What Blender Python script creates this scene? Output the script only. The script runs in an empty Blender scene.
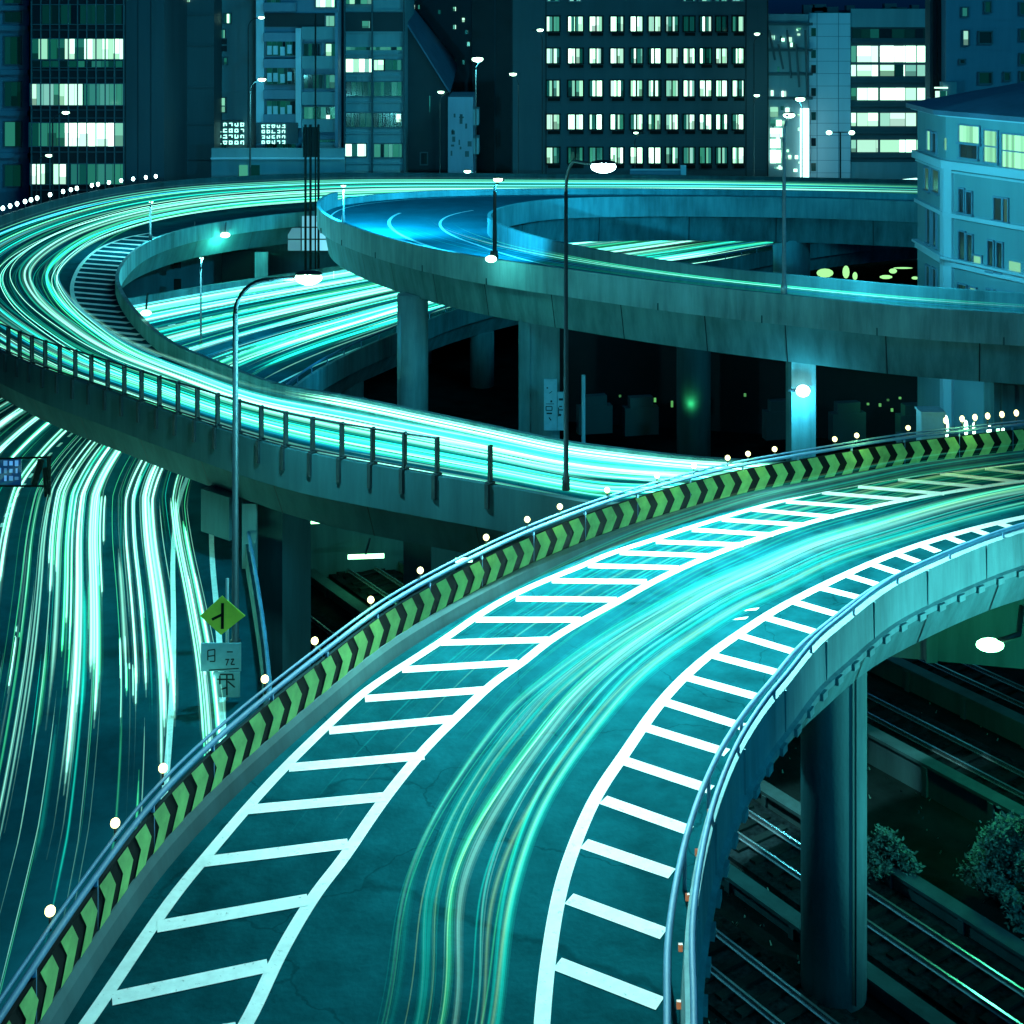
import bpy, bmesh, math, random
from mathutils import Vector
random.seed(7)
R = math.radians
scene = bpy.context.scene
C = scene.collection

# ---------------------------------------------------------------- camera
CH, FP, YH = 24.0, 1400.0, 20.0          # camera height, focal length in pixels, horizon row
cam_data = bpy.data.cameras.new('camera')
cam = bpy.data.objects.new('camera', cam_data)
C.objects.link(cam)
cam.location = (0, 0, CH)
cam.rotation_euler = (R(90), 0, 0)
cam_data.sensor_width = 36
cam_data.lens = 36 * FP / 1024
cam_data.shift_y = -(512 - YH) / 1024
cam_data.clip_end = 2000
cam_data.clip_start = 0.5
scene.camera = cam

# ---------------------------------------------------------------- sky, dusk sun, exposure
world = bpy.data.worlds.new('World')
scene.world = world
world.use_nodes = True
wn = world.node_tree
bg = wn.nodes['Background']
sky = wn.nodes.new('ShaderNodeTexSky')
sky.sky_type = 'NISHITA'
sky.sun_disc = False
sky.sun_elevation = R(12)
sky.sun_rotation = R(142)
tint = wn.nodes.new('ShaderNodeMix')
tint.data_type = 'RGBA'
tint.blend_type = 'MULTIPLY'
tint.inputs[0].default_value = 1.0
tint.inputs[7].default_value = (0.002, 0.11, 0.72, 1)
wn.links.new(sky.outputs[0], tint.inputs[6])
wn.links.new(tint.outputs[2], bg.inputs[0])
bg.inputs[1].default_value = 0.028
sd = bpy.data.lights.new('dusk_sun', 'SUN')
sd.energy = 0.65
sd.color = (0.02, 0.72, 1.0)
sd.angle = R(15)
so = bpy.data.objects.new('dusk_sun', sd)
so.rotation_euler = (R(62), 0, R(38))
C.objects.link(so)
scene.view_settings.view_transform = 'Standard'
scene.view_settings.look = 'None'
scene.view_settings.exposure = 0.0
scene.view_settings.gamma = 1.0
scene.cycles.use_denoising = True
scene.cycles.transparent_max_bounces = 128
scene.cycles.max_bounces = 5
scene.cycles.diffuse_bounces = 2
scene.cycles.glossy_bounces = 2
scene.cycles.sample_clamp_indirect = 4.0
scene.cycles.use_light_tree = True

# ---------------------------------------------------------------- materials
def mat(name, col, rough=0.8, noise=0.0, nscale=3.0, metal=0.0, bump=0.0, streak=False, spec=0.3, col2=None, crack=False, worn=False):
    m = bpy.data.materials.new(name)
    m.use_nodes = True
    nt = m.node_tree
    b = nt.nodes['Principled BSDF']
    b.inputs['Base Color'].default_value = (*col, 1)
    b.inputs['Roughness'].default_value = rough
    b.inputs['Metallic'].default_value = metal
    b.inputs['Specular IOR Level'].default_value = spec
    if noise > 0:
        geo = nt.nodes.new('ShaderNodeNewGeometry')
        mp = nt.nodes.new('ShaderNodeMapping')
        nt.links.new(geo.outputs['Position'], mp.inputs[0])
        if streak:
            mp.inputs['Scale'].default_value = (1, 1, 0.12)
        n = nt.nodes.new('ShaderNodeTexNoise')
        n.inputs['Scale'].default_value = nscale
        n.inputs['Detail'].default_value = 8
        n.inputs['Roughness'].default_value = 0.65
        nt.links.new(mp.outputs[0], n.inputs['Vector'])
        n2 = nt.nodes.new('ShaderNodeTexNoise')
        n2.inputs['Scale'].default_value = nscale * 0.13
        n2.inputs['Detail'].default_value = 4
        nt.links.new(geo.outputs['Position'], n2.inputs['Vector'])
        ad = nt.nodes.new('ShaderNodeMath')
        ad.operation = 'ADD'
        nt.links.new(n.outputs[0], ad.inputs[0])
        nt.links.new(n2.outputs[0], ad.inputs[1])
        mr = nt.nodes.new('ShaderNodeMapRange')
        mr.inputs[1].default_value = 0.7
        mr.inputs[2].default_value = 1.3
        nt.links.new(ad.outputs[0], mr.inputs[0])
        mx = nt.nodes.new('ShaderNodeMix')
        mx.data_type = 'RGBA'
        lo = [c * (1 - noise) for c in col] if col2 is None else col2
        hi = [min(1, c * (1 + noise)) for c in col]
        mx.inputs[6].default_value = (*lo, 1)
        mx.inputs[7].default_value = (*hi, 1)
        nt.links.new(mr.outputs[0], mx.inputs[0])
        final = mx.outputs[2]
        if crack:                          # fine cracks and tar-sealed seams
            wob = nt.nodes.new('ShaderNodeTexNoise'); wob.inputs['Scale'].default_value = 0.9; wob.inputs['Detail'].default_value = 6
            nt.links.new(geo.outputs['Position'], wob.inputs['Vector'])
            vm = nt.nodes.new('ShaderNodeVectorMath'); vm.operation = 'MULTIPLY_ADD'
            nt.links.new(wob.outputs['Color'], vm.inputs[0]); vm.inputs[1].default_value = (1.6, 1.6, 0)
            nt.links.new(geo.outputs['Position'], vm.inputs[2])
            vo = nt.nodes.new('ShaderNodeTexVoronoi'); vo.feature = 'DISTANCE_TO_EDGE'; vo.inputs['Scale'].default_value = 0.22
            nt.links.new(vm.outputs[0], vo.inputs['Vector'])
            cr = nt.nodes.new('ShaderNodeMapRange'); cr.inputs[1].default_value = 0.0015; cr.inputs[2].default_value = 0.007
            cr.inputs[3].default_value = 0.68; cr.inputs[4].default_value = 1.0
            nt.links.new(vo.outputs['Distance'], cr.inputs[0])
            mm = nt.nodes.new('ShaderNodeMix'); mm.data_type = 'RGBA'; mm.blend_type = 'MULTIPLY'; mm.inputs[0].default_value = 1
            nt.links.new(final, mm.inputs[6]); nt.links.new(cr.outputs[0], mm.inputs[7])
            final = mm.outputs[2]
        if worn:                           # chipped, tyre-worn paint
            n4 = nt.nodes.new('ShaderNodeTexNoise'); n4.inputs['Scale'].default_value = 7; n4.inputs['Detail'].default_value = 10; n4.inputs['Roughness'].default_value = 0.8
            nt.links.new(geo.outputs['Position'], n4.inputs['Vector'])
            wr = nt.nodes.new('ShaderNodeMapRange'); wr.inputs[1].default_value = 0.34; wr.inputs[2].default_value = 0.42
            wr.inputs[3].default_value = 0.25; wr.inputs[4].default_value = 1.0
            nt.links.new(n4.outputs[0], wr.inputs[0])
            mm = nt.nodes.new('ShaderNodeMix'); mm.data_type = 'RGBA'; mm.blend_type = 'MULTIPLY'; mm.inputs[0].default_value = 1
            nt.links.new(final, mm.inputs[6]); nt.links.new(wr.outputs[0], mm.inputs[7])
            final = mm.outputs[2]
        nt.links.new(final, b.inputs['Base Color'])
        if bump > 0:
            bp = nt.nodes.new('ShaderNodeBump')
            bp.inputs['Strength'].default_value = bump
            bp.inputs['Distance'].default_value = 0.02
            n3 = nt.nodes.new('ShaderNodeTexNoise')
            n3.inputs['Scale'].default_value = nscale * 8
            n3.inputs['Detail'].default_value = 3
            nt.links.new(geo.outputs['Position'], n3.inputs['Vector'])
            nt.links.new(n3.outputs[0], bp.inputs['Height'])
            nt.links.new(bp.outputs[0], b.inputs['Normal'])
    return m

def emit(name, col, strength):
    m = bpy.data.materials.new(name)
    m.use_nodes = True
    b = m.node_tree.nodes['Principled BSDF']
    b.inputs['Base Color'].default_value = (0.1, 0.1, 0.1, 1)
    b.inputs['Emission Color'].default_value = (*col, 1)
    b.inputs['Emission Strength'].default_value = strength
    return m

def attr_glass():
    m = bpy.data.materials.new('window_glass')
    m.use_nodes = True
    nt = m.node_tree
    b = nt.nodes['Principled BSDF']
    b.inputs['Base Color'].default_value = (0.012, 0.02, 0.03, 1)
    b.inputs['Roughness'].default_value = 0.12
    a = nt.nodes.new('ShaderNodeVertexColor')
    a.layer_name = 'Col'
    nt.links.new(a.outputs[0], b.inputs['Emission Color'])
    b.inputs['Emission Strength'].default_value = 1.0
    return m

def trail_mat():
    m = bpy.data.materials.new('lamp_light_streaks')
    m.use_nodes = True
    nt = m.node_tree
    nt.nodes.remove(nt.nodes['Principled BSDF'])
    out = nt.nodes['Material Output']
    a = nt.nodes.new('ShaderNodeVertexColor')
    a.layer_name = 'Col'
    e = nt.nodes.new('ShaderNodeEmission')
    t = nt.nodes.new('ShaderNodeBsdfTransparent')
    s = nt.nodes.new('ShaderNodeAddShader')
    nt.links.new(a.outputs[0], e.inputs[0])
    nt.links.new(e.outputs[0], s.inputs[0])
    nt.links.new(t.outputs[0], s.inputs[1])
    nt.links.new(s.outputs[0], out.inputs[0])
    return m

M = {}
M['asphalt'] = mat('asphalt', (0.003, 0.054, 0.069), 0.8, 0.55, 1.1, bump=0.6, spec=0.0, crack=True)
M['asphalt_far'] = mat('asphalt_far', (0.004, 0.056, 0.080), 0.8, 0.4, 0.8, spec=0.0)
M['road_pale'] = mat('hairpin_road_lightened', (0.012, 0.16, 0.21), 0.8, 0.3, 0.5, spec=0.0)  # albedo raised in place of stronger lamp light on the hairpin
M['paint'] = mat('road_paint', (0.74, 0.80, 0.80), 0.6, 0.18, 4.0, spec=0.1, worn=True)
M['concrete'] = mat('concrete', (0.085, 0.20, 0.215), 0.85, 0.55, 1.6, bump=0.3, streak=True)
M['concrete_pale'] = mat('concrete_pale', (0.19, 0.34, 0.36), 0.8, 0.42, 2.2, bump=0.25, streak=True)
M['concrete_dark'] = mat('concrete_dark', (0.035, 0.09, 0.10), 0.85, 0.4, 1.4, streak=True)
M['steel_blue'] = mat('painted_steel_blue', (0.08, 0.22, 0.36), 0.6, 0.25, 4, spec=0.25)
M['steel_pale'] = mat('galvanised_steel', (0.45, 0.50, 0.52), 0.4, 0.2, 6, metal=0.4)
M['steel_dark'] = mat('dark_steel', (0.025, 0.035, 0.04), 0.5, 0.2, 6)
M['black'] = mat('black_paint', (0.004, 0.007, 0.007), 0.6, spec=0.1)
M['yellow'] = mat('yellow_green_reflective', (0.22, 0.46, 0.14), 0.5, 0.45, 2.5)
M['sign_yellow'] = mat('yellow_sign', (0.55, 0.62, 0.06), 0.5, 0.12, 6)
M['sign_blue'] = mat('pale_blue_sign', (0.22, 0.45, 0.55), 0.5, 0.15, 5)
M['soil'] = mat('dark_soil', (0.008, 0.015, 0.016), 0.95, 0.7, 0.8, bump=0.8, spec=0.0)
M['ballast'] = mat('track_ballast', (0.009, 0.016, 0.019), 0.95, 0.8, 7, bump=1.0, spec=0.0)
M['rail'] = mat('polished_rail', (0.6, 0.65, 0.7), 0.25, 0.1, 5, metal=0.9)
M['leaf'] = mat('leaf', (0.09, 0.19, 0.16), 0.6, 0.5, 4)
M['wood'] = mat('branch', (0.05, 0.05, 0.045), 0.9)
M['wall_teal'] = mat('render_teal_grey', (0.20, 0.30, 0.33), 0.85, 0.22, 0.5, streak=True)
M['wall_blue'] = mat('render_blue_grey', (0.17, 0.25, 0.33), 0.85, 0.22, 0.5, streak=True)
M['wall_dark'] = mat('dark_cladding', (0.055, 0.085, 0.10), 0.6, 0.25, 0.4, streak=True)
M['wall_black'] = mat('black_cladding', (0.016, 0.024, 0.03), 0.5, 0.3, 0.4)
M['wall_pale'] = mat('pale_tile', (0.50, 0.60, 0.68), 0.7, 0.12, 0.4, streak=True)
M['roof'] = mat('metal_roof', (0.10, 0.15, 0.22), 0.5, 0.25, 1.0)
M['frame'] = mat('window_frame', (0.10, 0.14, 0.16), 0.6)
M['glass'] = attr_glass()
M['trail'] = trail_mat()
M['lamp'] = emit('lamp_lens', (0.50, 1.0, 0.70), 7)
M['lamp_soft'] = emit('lamp_lens_green', (0.30, 1.0, 0.45), 6)
M['lamp_dim'] = emit('lamp_lens_dim', (0.42, 1.0, 0.35), 1.1)
M['lamp_white'] = emit('lamp_lens_white', (0.6, 1.0, 1.0), 14)
M['marker'] = emit('marker_lens', (1.0, 0.93, 0.36), 4.0)
M['neon'] = emit('neon_tube', (0.35, 1.0, 0.85), 2.6)
M['reflector'] = emit('reflector_orange_glow', (0.9, 0.35, 0.12), 0.35)  # weak emission stands in for light the reflectors throw back

# ---------------------------------------------------------------- helpers
def W(px, py, z):
    d = FP * (CH - z) / (py - YH)
    return Vector(((px - 512) / FP * d, d, z))

def AT(px, py, d):
    return Vector(((px - 512) / FP * d, d, CH - (py - YH) * d / FP))

class MB:
    def __init__(s):
        s.v, s.f, s.mi, s.c = [], [], [], []
    def quad(s, a, b, c, d, mi=0, col=None):
        n = len(s.v)
        s.v += [tuple(a), tuple(b), tuple(c), tuple(d)]
        s.f.append((n, n + 1, n + 2, n + 3))
        s.mi.append(mi)
        s.c.append(col)
    def box(s, c, size, rz=0.0, mi=0, col=None, taper=1.0):
        hx, hy, hz = size[0] / 2, size[1] / 2, size[2] / 2
        n = len(s.v)
        ca, sa = math.cos(rz), math.sin(rz)
        for z in (-hz, hz):
            k = 1 if z < 0 else taper
            for x, y in ((-hx, -hy), (hx, -hy), (hx, hy), (-hx, hy)):
                x, y = x * k, y * k
                s.v.append((c[0] + x * ca - y * sa, c[1] + x * sa + y * ca, c[2] + z))
        for f in ((0, 3, 2, 1), (4, 5, 6, 7), (0, 1, 5, 4), (1, 2, 6, 5), (2, 3, 7, 6), (3, 0, 4, 7)):
            s.f.append(tuple(n + i for i in f))
            s.mi.append(mi)
            s.c.append(col)
    def prism(s, poly, z0, z1, mi=0, col=None):
        n = len(s.v)
        k = len(poly)
        for z in (z0, z1):
            for p in poly:
                s.v.append((p[0], p[1], z))
        s.f.append(tuple(n + i for i in range(k))[::-1]); s.mi.append(mi); s.c.append(col)
        s.f.append(tuple(n + k + i for i in range(k))); s.mi.append(mi); s.c.append(col)
        for i in range(k):
            j = (i + 1) % k
            s.f.append((n + i, n + j, n + k + j, n + k + i)); s.mi.append(mi); s.c.append(col)
    def tube(s, pts, r, sides=6, mi=0, cols=None, caps=True):
        n0 = len(s.v)
        m = len(pts)
        for i, p in enumerate(pts):
            p = Vector(p)
            a = Vector(pts[max(0, i - 1)]); b = Vector(pts[min(m - 1, i + 1)])
            t = (b - a)
            t = t.normalized() if t.length > 1e-6 else Vector((0, 0, 1))
            up = Vector((0, 0, 1)) if abs(t.z) < 0.9 else Vector((0, 1, 0))
            x = t.cross(up).normalized()
            y = x.cross(t).normalized()
            rr = r[i] if isinstance(r, (list, tuple)) else r
            for k in range(sides):
                an = 2 * math.pi * k / sides
                q = p + x * (math.cos(an) * rr) + y * (math.sin(an) * rr)
                s.v.append(tuple(q))
        for i in range(m - 1):
            for k in range(sides):
                k2 = (k + 1) % sides
                a = n0 + i * sides
                s.f.append((a + k, a + k2, a + sides + k2, a + sides + k))
                s.mi.append(mi)
                s.c.append(cols[i] if cols else None)
        if caps:
            s.f.append(tuple(n0 + k for k in range(sides))[::-1]); s.mi.append(mi); s.c.append(cols[0] if cols else None)
            s.f.append(tuple(n0 + (m - 1) * sides + k for k in range(sides))); s.mi.append(mi); s.c.append(cols[-1] if cols else None)
    def sweep(s, path, nrm, prof, mi=0, closed=True):
        """profile of (offset along normal, z) pairs carried along a path"""
        n0 = len(s.v)
        k = len(prof)
        for p, n in zip(path, nrm):
            for o, z in prof:
                s.v.append((p[0] + n[0] * o, p[1] + n[1] * o, z))
        for i in range(len(path) - 1):
            for j in range(k if closed else k - 1):
                j2 = (j + 1) % k
                a = n0 + i * k
                s.f.append((a + j, a + j2, a + k + j2, a + k + j)); s.mi.append(mi); s.c.append(None)
        if closed:
            s.f.append(tuple(n0 + j for j in range(k))[::-1]); s.mi.append(mi); s.c.append(None)
            s.f.append(tuple(n0 + (len(path) - 1) * k + j for j in range(k))); s.mi.append(mi); s.c.append(None)
    def ball(s, c, r, seg=10, rings=6, sq=(1, 1, 1), mi=0):
        n0 = len(s.v)
        for i in range(rings + 1):
            th = math.pi * i / rings
            for j in range(seg):
                ph = 2 * math.pi * j / seg
                s.v.append((c[0] + r * sq[0] * math.sin(th) * math.cos(ph), c[1] + r * sq[1] * math.sin(th) * math.sin(ph), c[2] + r * sq[2] * math.cos(th)))
        for i in range(rings):
            for j in range(seg):
                j2 = (j + 1) % seg
                s.f.append((n0 + i * seg + j, n0 + (i + 1) * seg + j, n0 + (i + 1) * seg + j2, n0 + i * seg + j2)); s.mi.append(mi); s.c.append(None)
    def build(s, name, mats, parent=None, smooth=False):
        me = bpy.data.meshes.new(name)
        me.from_pydata(s.v, [], s.f)
        mats = mats if isinstance(mats, (list, tuple)) else [mats]
        for m in mats:
            me.materials.append(m)
        me.polygons.foreach_set('material_index', s.mi)
        if any(c is not None for c in s.c):
            ca = me.color_attributes.new('Col', 'FLOAT_COLOR', 'CORNER')
            buf = []
            for p, c in zip(me.polygons, s.c):
                c = c or (0, 0, 0)
                buf += [c[0], c[1], c[2], 1.0] * p.loop_total
            ca.data.foreach_set('color', buf)
        if smooth:
            me.polygons.foreach_set('use_smooth', [True] * len(me.polygons))
        me.update()
        o = bpy.data.objects.new(name, me)
        C.objects.link(o)
        if parent is not None:
            o.parent = parent
            o.matrix_parent_inverse = parent.matrix_world.inverted() if parent.matrix_world else o.matrix_parent_inverse
            # geometry is written in world space; take the parent's offset out again
            if parent.parent is None:
                loc = parent.location
            else:
                loc = Vector((0, 0, 0))
            from mathutils import Matrix
            o.matrix_parent_inverse = Matrix.Identity(4)
            o.location = -Vector(parent_loc(parent))
        return o

def parent_loc(o):
    l = Vector((0, 0, 0))
    while o is not None:
        l += o.location
        o = o.parent
    return l

def tag(o, label=None, cat=None, group=None, kind=None):
    if label: o['label'] = label
    if cat: o['category'] = cat
    if group: o['group'] = group
    if kind: o['kind'] = kind
    return o

def thing(name, label, cat, loc=(0, 0, 0), group=None):
    o = bpy.data.objects.new(name, None)
    o.empty_display_size = 0.5
    o.location = loc
    C.objects.link(o)
    return tag(o, label, cat, group)

def light(loc, power, col, parent=None, rad=0.2, spot=None, aim=None):
    ld = bpy.data.lights.new('lamp_glow', 'POINT' if spot is None else 'SPOT')
    ld.energy = power
    ld.color = col
    ld.shadow_soft_size = rad
    if spot:
        ld.spot_size = R(spot)
        ld.spot_blend = 0.8
    o = bpy.data.objects.new('lamp_glow', ld)
    C.objects.link(o)
    if aim is not None:
        o.rotation_euler = (Vector(aim) - Vector(loc)).to_track_quat('-Z', 'Y').to_euler()
    if parent is not None:
        o.parent = parent
        o.location = Vector(loc) - Vector(parent_loc(parent))
    else:
        o.location = loc
    return o

def catmull(P, per=8):
    P = [Vector(p) for p in P]
    out = []
    n = len(P)
    for i in range(n - 1):
        p0 = P[i - 1] if i > 0 else P[0] * 2 - P[1]
        p1, p2 = P[i], P[i + 1]
        p3 = P[i + 2] if i + 2 < n else P[-1] * 2 - P[-2]
        for k in range(per):
            t = k / per
            out.append(0.5 * ((2 * p1) + (p2 - p0) * t + (2 * p0 - 5 * p1 + 4 * p2 - p3) * t * t + (3 * p1 - p0 - 3 * p2 + p3) * t ** 3))
    out.append(P[-1])
    return out

def relax(P, it=3):
    P = [Vector(p) for p in P]
    for _ in range(it):
        Q = P[:]
        for i in range(1, len(P) - 1):
            Q[i] = P[i] * 0.5 + (P[i - 1] + P[i + 1]) * 0.25
        P = Q
    return P

def normals(path, side=1):
    out = []
    for i in range(len(path)):
        a = path[max(0, i - 1)]; b = path[min(len(path) - 1, i + 1)]
        t = Vector((b[0] - a[0], b[1] - a[1], 0))
        t = t.normalized() if t.length > 1e-6 else Vector((1, 0, 0))
        out.append(Vector((t.y * side, -t.x * side, 0)))
    return out

def resample(path, step):
    L = [0.0]
    for i in range(1, len(path)):
        L.append(L[-1] + (Vector(path[i]) - Vector(path[i - 1])).length)
    n = max(2, int(L[-1] / step) + 1)
    out, j = [], 0
    for k in range(n):
        s = L[-1] * k / (n - 1)
        while j < len(L) - 2 and L[j + 1] < s:
            j += 1
        t = (s - L[j]) / max(1e-9, L[j + 1] - L[j])
        out.append(Vector(path[j]).lerp(Vector(path[j + 1]), t))
    return out

def by_px(path, px):
    """the spot on a path seen in picture column px (used to read positions off the survey of the place)"""
    best, bd = None, 1e9
    for p in path:
        if p.y < 5: continue
        q = 512 + FP * p.x / p.y
        if abs(q - px) < bd:
            bd, best = abs(q - px), p
    return best

class Road:
    def __init__(s, A, B, z, per=8, rel=4):
        s.A = relax(catmull([(x, y, z) for x, y in A], per), rel)
        s.B = relax(catmull([(x, y, z) for x, y in B], per), rel)
        s.z = z
        s.nA = normals(s.A, 1)
        s.nB = normals(s.B, 1)
        for i in range(len(s.A)):          # make both normals point away from the road
            v = s.B[i] - s.A[i]
            if s.nA[i].dot(v) > 0: s.nA[i] = -s.nA[i]
            if s.nB[i].dot(v) < 0: s.nB[i] = -s.nB[i]
    def at(s, t, w):
        f = t * (len(s.A) - 1)
        i = min(int(f), len(s.A) - 2)
        u = f - i
        return s.A[i].lerp(s.A[i + 1], u).lerp(s.B[i].lerp(s.B[i + 1], u), w)
    def surface(s, name, m, label):
        b = MB()
        K = 6
        for i in range(len(s.A) - 1):
            for k in range(K):
                b.quad(s.A[i].lerp(s.B[i], k / K), s.A[i].lerp(s.B[i], (k + 1) / K), s.A[i + 1].lerp(s.B[i + 1], (k + 1) / K), s.A[i + 1].lerp(s.B[i + 1], k / K))
        o = b.build(name, m)
        tag(o, label=label, kind='structure')
        return o
    def girder(s, z0, lip, m, parent, inset=0.5):
        b = MB()
        zt, zl = s.z - 0.012, s.z - lip
        for i in range(len(s.A) - 1):
            def sec(k):
                a, c = s.A[k], s.B[k]
                na, nc = s.nA[k], s.nB[k]
                P = [a + na * 0.0, a + na * 0.0, a - na * 0.18, a - na * inset, c - nc * inset, c - nc * 0.18, c, c]
                Z = [zt, zl, zl - 0.02, z0, z0, zl - 0.02, zl, zt]
                return [Vector((p.x, p.y, z)) for p, z in zip(P, Z)]
            S, T = sec(i), sec(i + 1)
            for j in range(8):
                j2 = (j + 1) % 8
                b.quad(S[j], S[j2], T[j2], T[j])
        for S in (sec(0), sec(len(s.A) - 1)):
            b.quad(S[0], S[1], S[6], S[7]); b.quad(S[2], S[3], S[4], S[5])
        return b.build('girder', m, parent)

def strip(b, path, w, z, mi=0):
    n = normals(path)
    for i in range(len(path) - 1):
        p, q = path[i], path[i + 1]
        a, c = n[i] * (w / 2), n[i + 1] * (w / 2)
        b.quad((p.x - a.x, p.y - a.y, z), (p.x + a.x, p.y + a.y, z), (q.x + c.x, q.y + c.y, z), (q.x - c.x, q.y - c.y, z), mi)

# ================================================================= GROUND
g = MB()
S = 600
g.quad((-S, -100, 0), (S, -100, 0), (S, 900, 0), (-S, 900, 0))
tag(g.build('ground', M['soil']), 'dark bare soil under the elevated roads', kind='structure')

# ================================================================= FRONT RAMP
OUT = [(-7.0, 5), (-6.95, 10), (-6.8, 15)] + [W(x, y, 10.3)[:2] for x, y in
       ((47, 1016), (117, 909), (167, 842), (240, 768), (334, 688), (395, 640), (476, 593), (542, 561), (615, 532), (684, 511), (740, 496), (816, 482), (899, 467), (966, 459), (1024, 452), (1110, 444), (1230, 436))]
INN = [(1.95, 5), (1.98, 10), (2.05, 15), (2.45, 18.4), (2.62, 20.0), (2.95, 21.6), (3.35, 23.1), (3.80, 24.4), (4.25, 25.5), (4.9, 26.8), (5.55, 27.9), (6.4, 29.4), (7.3, 30.6), (8.7, 32.4), (10.2, 33.8), (13.0, 36.0), (16.2, 37.6), (19.5, 38.7), (23.5, 39.4), (30, 39.4)]
n1 = len(OUT)
INN = INN[:n1] if len(INN) >= n1 else INN
while len(OUT) > len(INN): OUT.pop()
R1 = Road(OUT, INN, 10.0, per=8, rel=10)
R1.surface('road', M['asphalt'], 'asphalt of the front curved ramp between its hatched shoulders')
ramp = thing('elevated_ramp', 'front curved concrete ramp with hatched road, standing on one round pier', 'overpass', (0, 30, 0))
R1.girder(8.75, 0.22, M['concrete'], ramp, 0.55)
# right (inner curve) parapet: concrete wall with ledge and joints, low kerb inside
b = MB()
pathB, nBo = R1.B, R1.nB
b.sweep(pathB, nBo, [(0.0, 9.80), (0.10, 9.80), (0.10, 9.93), (0.02, 9.97), (0.0, 10.80), (-0.16, 10.80), (-0.22, 10.0)])
pj = resample(pathB, 0.42)
nj = normals(pj)
for i, (p, n) in enumerate(zip(pj, nj)):
    if n.dot(R1.B[60] - R1.A[60]) < 0: n = -n
    if i % 2 == 0:
        b.box((p.x + n.x * 0.12, p.y + n.y * 0.12, 9.84), (0.26, 0.09, 0.15), math.atan2(n.y, n.x) + math.pi / 2)
    elif i % 6 == 1:
        b.box((p.x + n.x * 0.02, p.y + n.y * 0.02, 10.38), (0.035, 0.045, 0.82), math.atan2(n.y, n.x) + math.pi / 2)
b.build('parapet', M['concrete_pale'], ramp)
# handrail on the inner curve
b = MB()
rp = [p - n * 0.40 for p, n in zip(pathB, nBo)]
b.tube([(p.x, p.y, 10.72) for p in rp], 0.055, 8)
rail2 = [p - n * 0.05 for p, n in zip(pathB, nBo)]
b.tube([(p.x, p.y, 10.98) for p in rail2], 0.05, 8)
for p in resample(rp, 2.2):
    b.tube([(p.x, p.y, 10.0), (p.x, p.y, 10.72)], 0.035, 6)
for p in resample(rail2, 2.2):
    b.tube([(p.x, p.y, 10.75), (p.x, p.y, 10.98)], 0.03, 6)
b.build('handrail', M['steel_blue'], ramp, True)
b = MB()
for k, p in enumerate(resample([q - n * 0.24 for q, n in zip(pathB[20:75], nBo[20:75])], 1.15)):
    b = MB(); b.box((p.x, p.y, 10.46), (0.06, 0.05, 0.10))
    b.build('reflector', M['reflector'], ramp)
# left (outer curve) chevron barrier: a thing of its own
chev = thing('chevron_barrier', 'long yellow and black chevron barrier with blue top rail along the front ramp', 'barrier', (R1.A[40].x, R1.A[40].y, 10))
b = MB()
b.sweep(R1.A, R1.nA, [(0.22, 9.72), (0.22, 10.36), (0.0, 10.36), (-0.07, 10.26), (-0.12, 9.99), (0.0, 9.72)])
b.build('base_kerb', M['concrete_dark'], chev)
b = MB()
pa = resample(R1.A, 0.08)
na = normals(pa)
for i, n in enumerate(na):
    if n.dot(R1.B[60] - R1.A[60]) > 0 and True:
        pass
def outward(path, road):
    n = normals(path)
    out = []
    for i, q in enumerate(n):
        j = int(i / (len(path) - 1) * (len(road.A) - 1))
        out.append(-q if q.dot(road.B[j] - road.A[j]) > 0 else q)
    return out
na = outward(pa, R1)
b.sweep(pa[::3] + [pa[-1]], na[::3] + [na[-1]], [(0.03, 10.34), (0.10, 10.34), (0.10, 11.02), (0.03, 11.02)], 0)
per = 8                                            # one chevron every 0.64 m
def pt(i, z, o):
    i = max(0.0, min(len(pa) - 1.001, i))
    k = int(i); u = i - k
    p = pa[k].lerp(pa[k + 1], u); n = na[k]
    return Vector((p.x + n.x * o, p.y + n.y * o, z))
i = 0.0
rr = random.Random(3)
while i < len(pa) - per:
    wv, tip = 4.6, 2.6
    zs = (10.36, 10.69, 11.02)
    of = 0.012 + rr.uniform(-0.004, 0.004)
    for za, zb, ia, ib in ((zs[0], zs[1], 0, tip), (zs[1], zs[2], tip, 0)):
        b.quad(pt(i + ia, za, of), pt(i + ia + wv, za, of), pt(i + ib + wv, zb, of), pt(i + ib, zb, of), 1)
    i += per
b.build('chevron_panel', [M['black'], M['yellow']], chev)
b = MB()
rt = [p + n * 0.06 for p, n in zip(R1.A, R1.nA)]
b.tube([(p.x, p.y, 11.16) for p in rt], 0.05, 8)
rt2 = [p + n * 0.16 for p, n in zip(R1.A, R1.nA)]
b.tube([(p.x, p.y, 11.24) for p in rt2], 0.03, 8)
for p in resample(rt, 2.0):
    b.tube([(p.x, p.y, 10.3), (p.x, p.y, 11.16)], 0.035, 6)
b.build('top_rail', M['steel_blue'], chev, True)
mk = resample([p + n * 0.20 for p, n in zip(R1.A, R1.nA)], 0.03)
src = None
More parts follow.
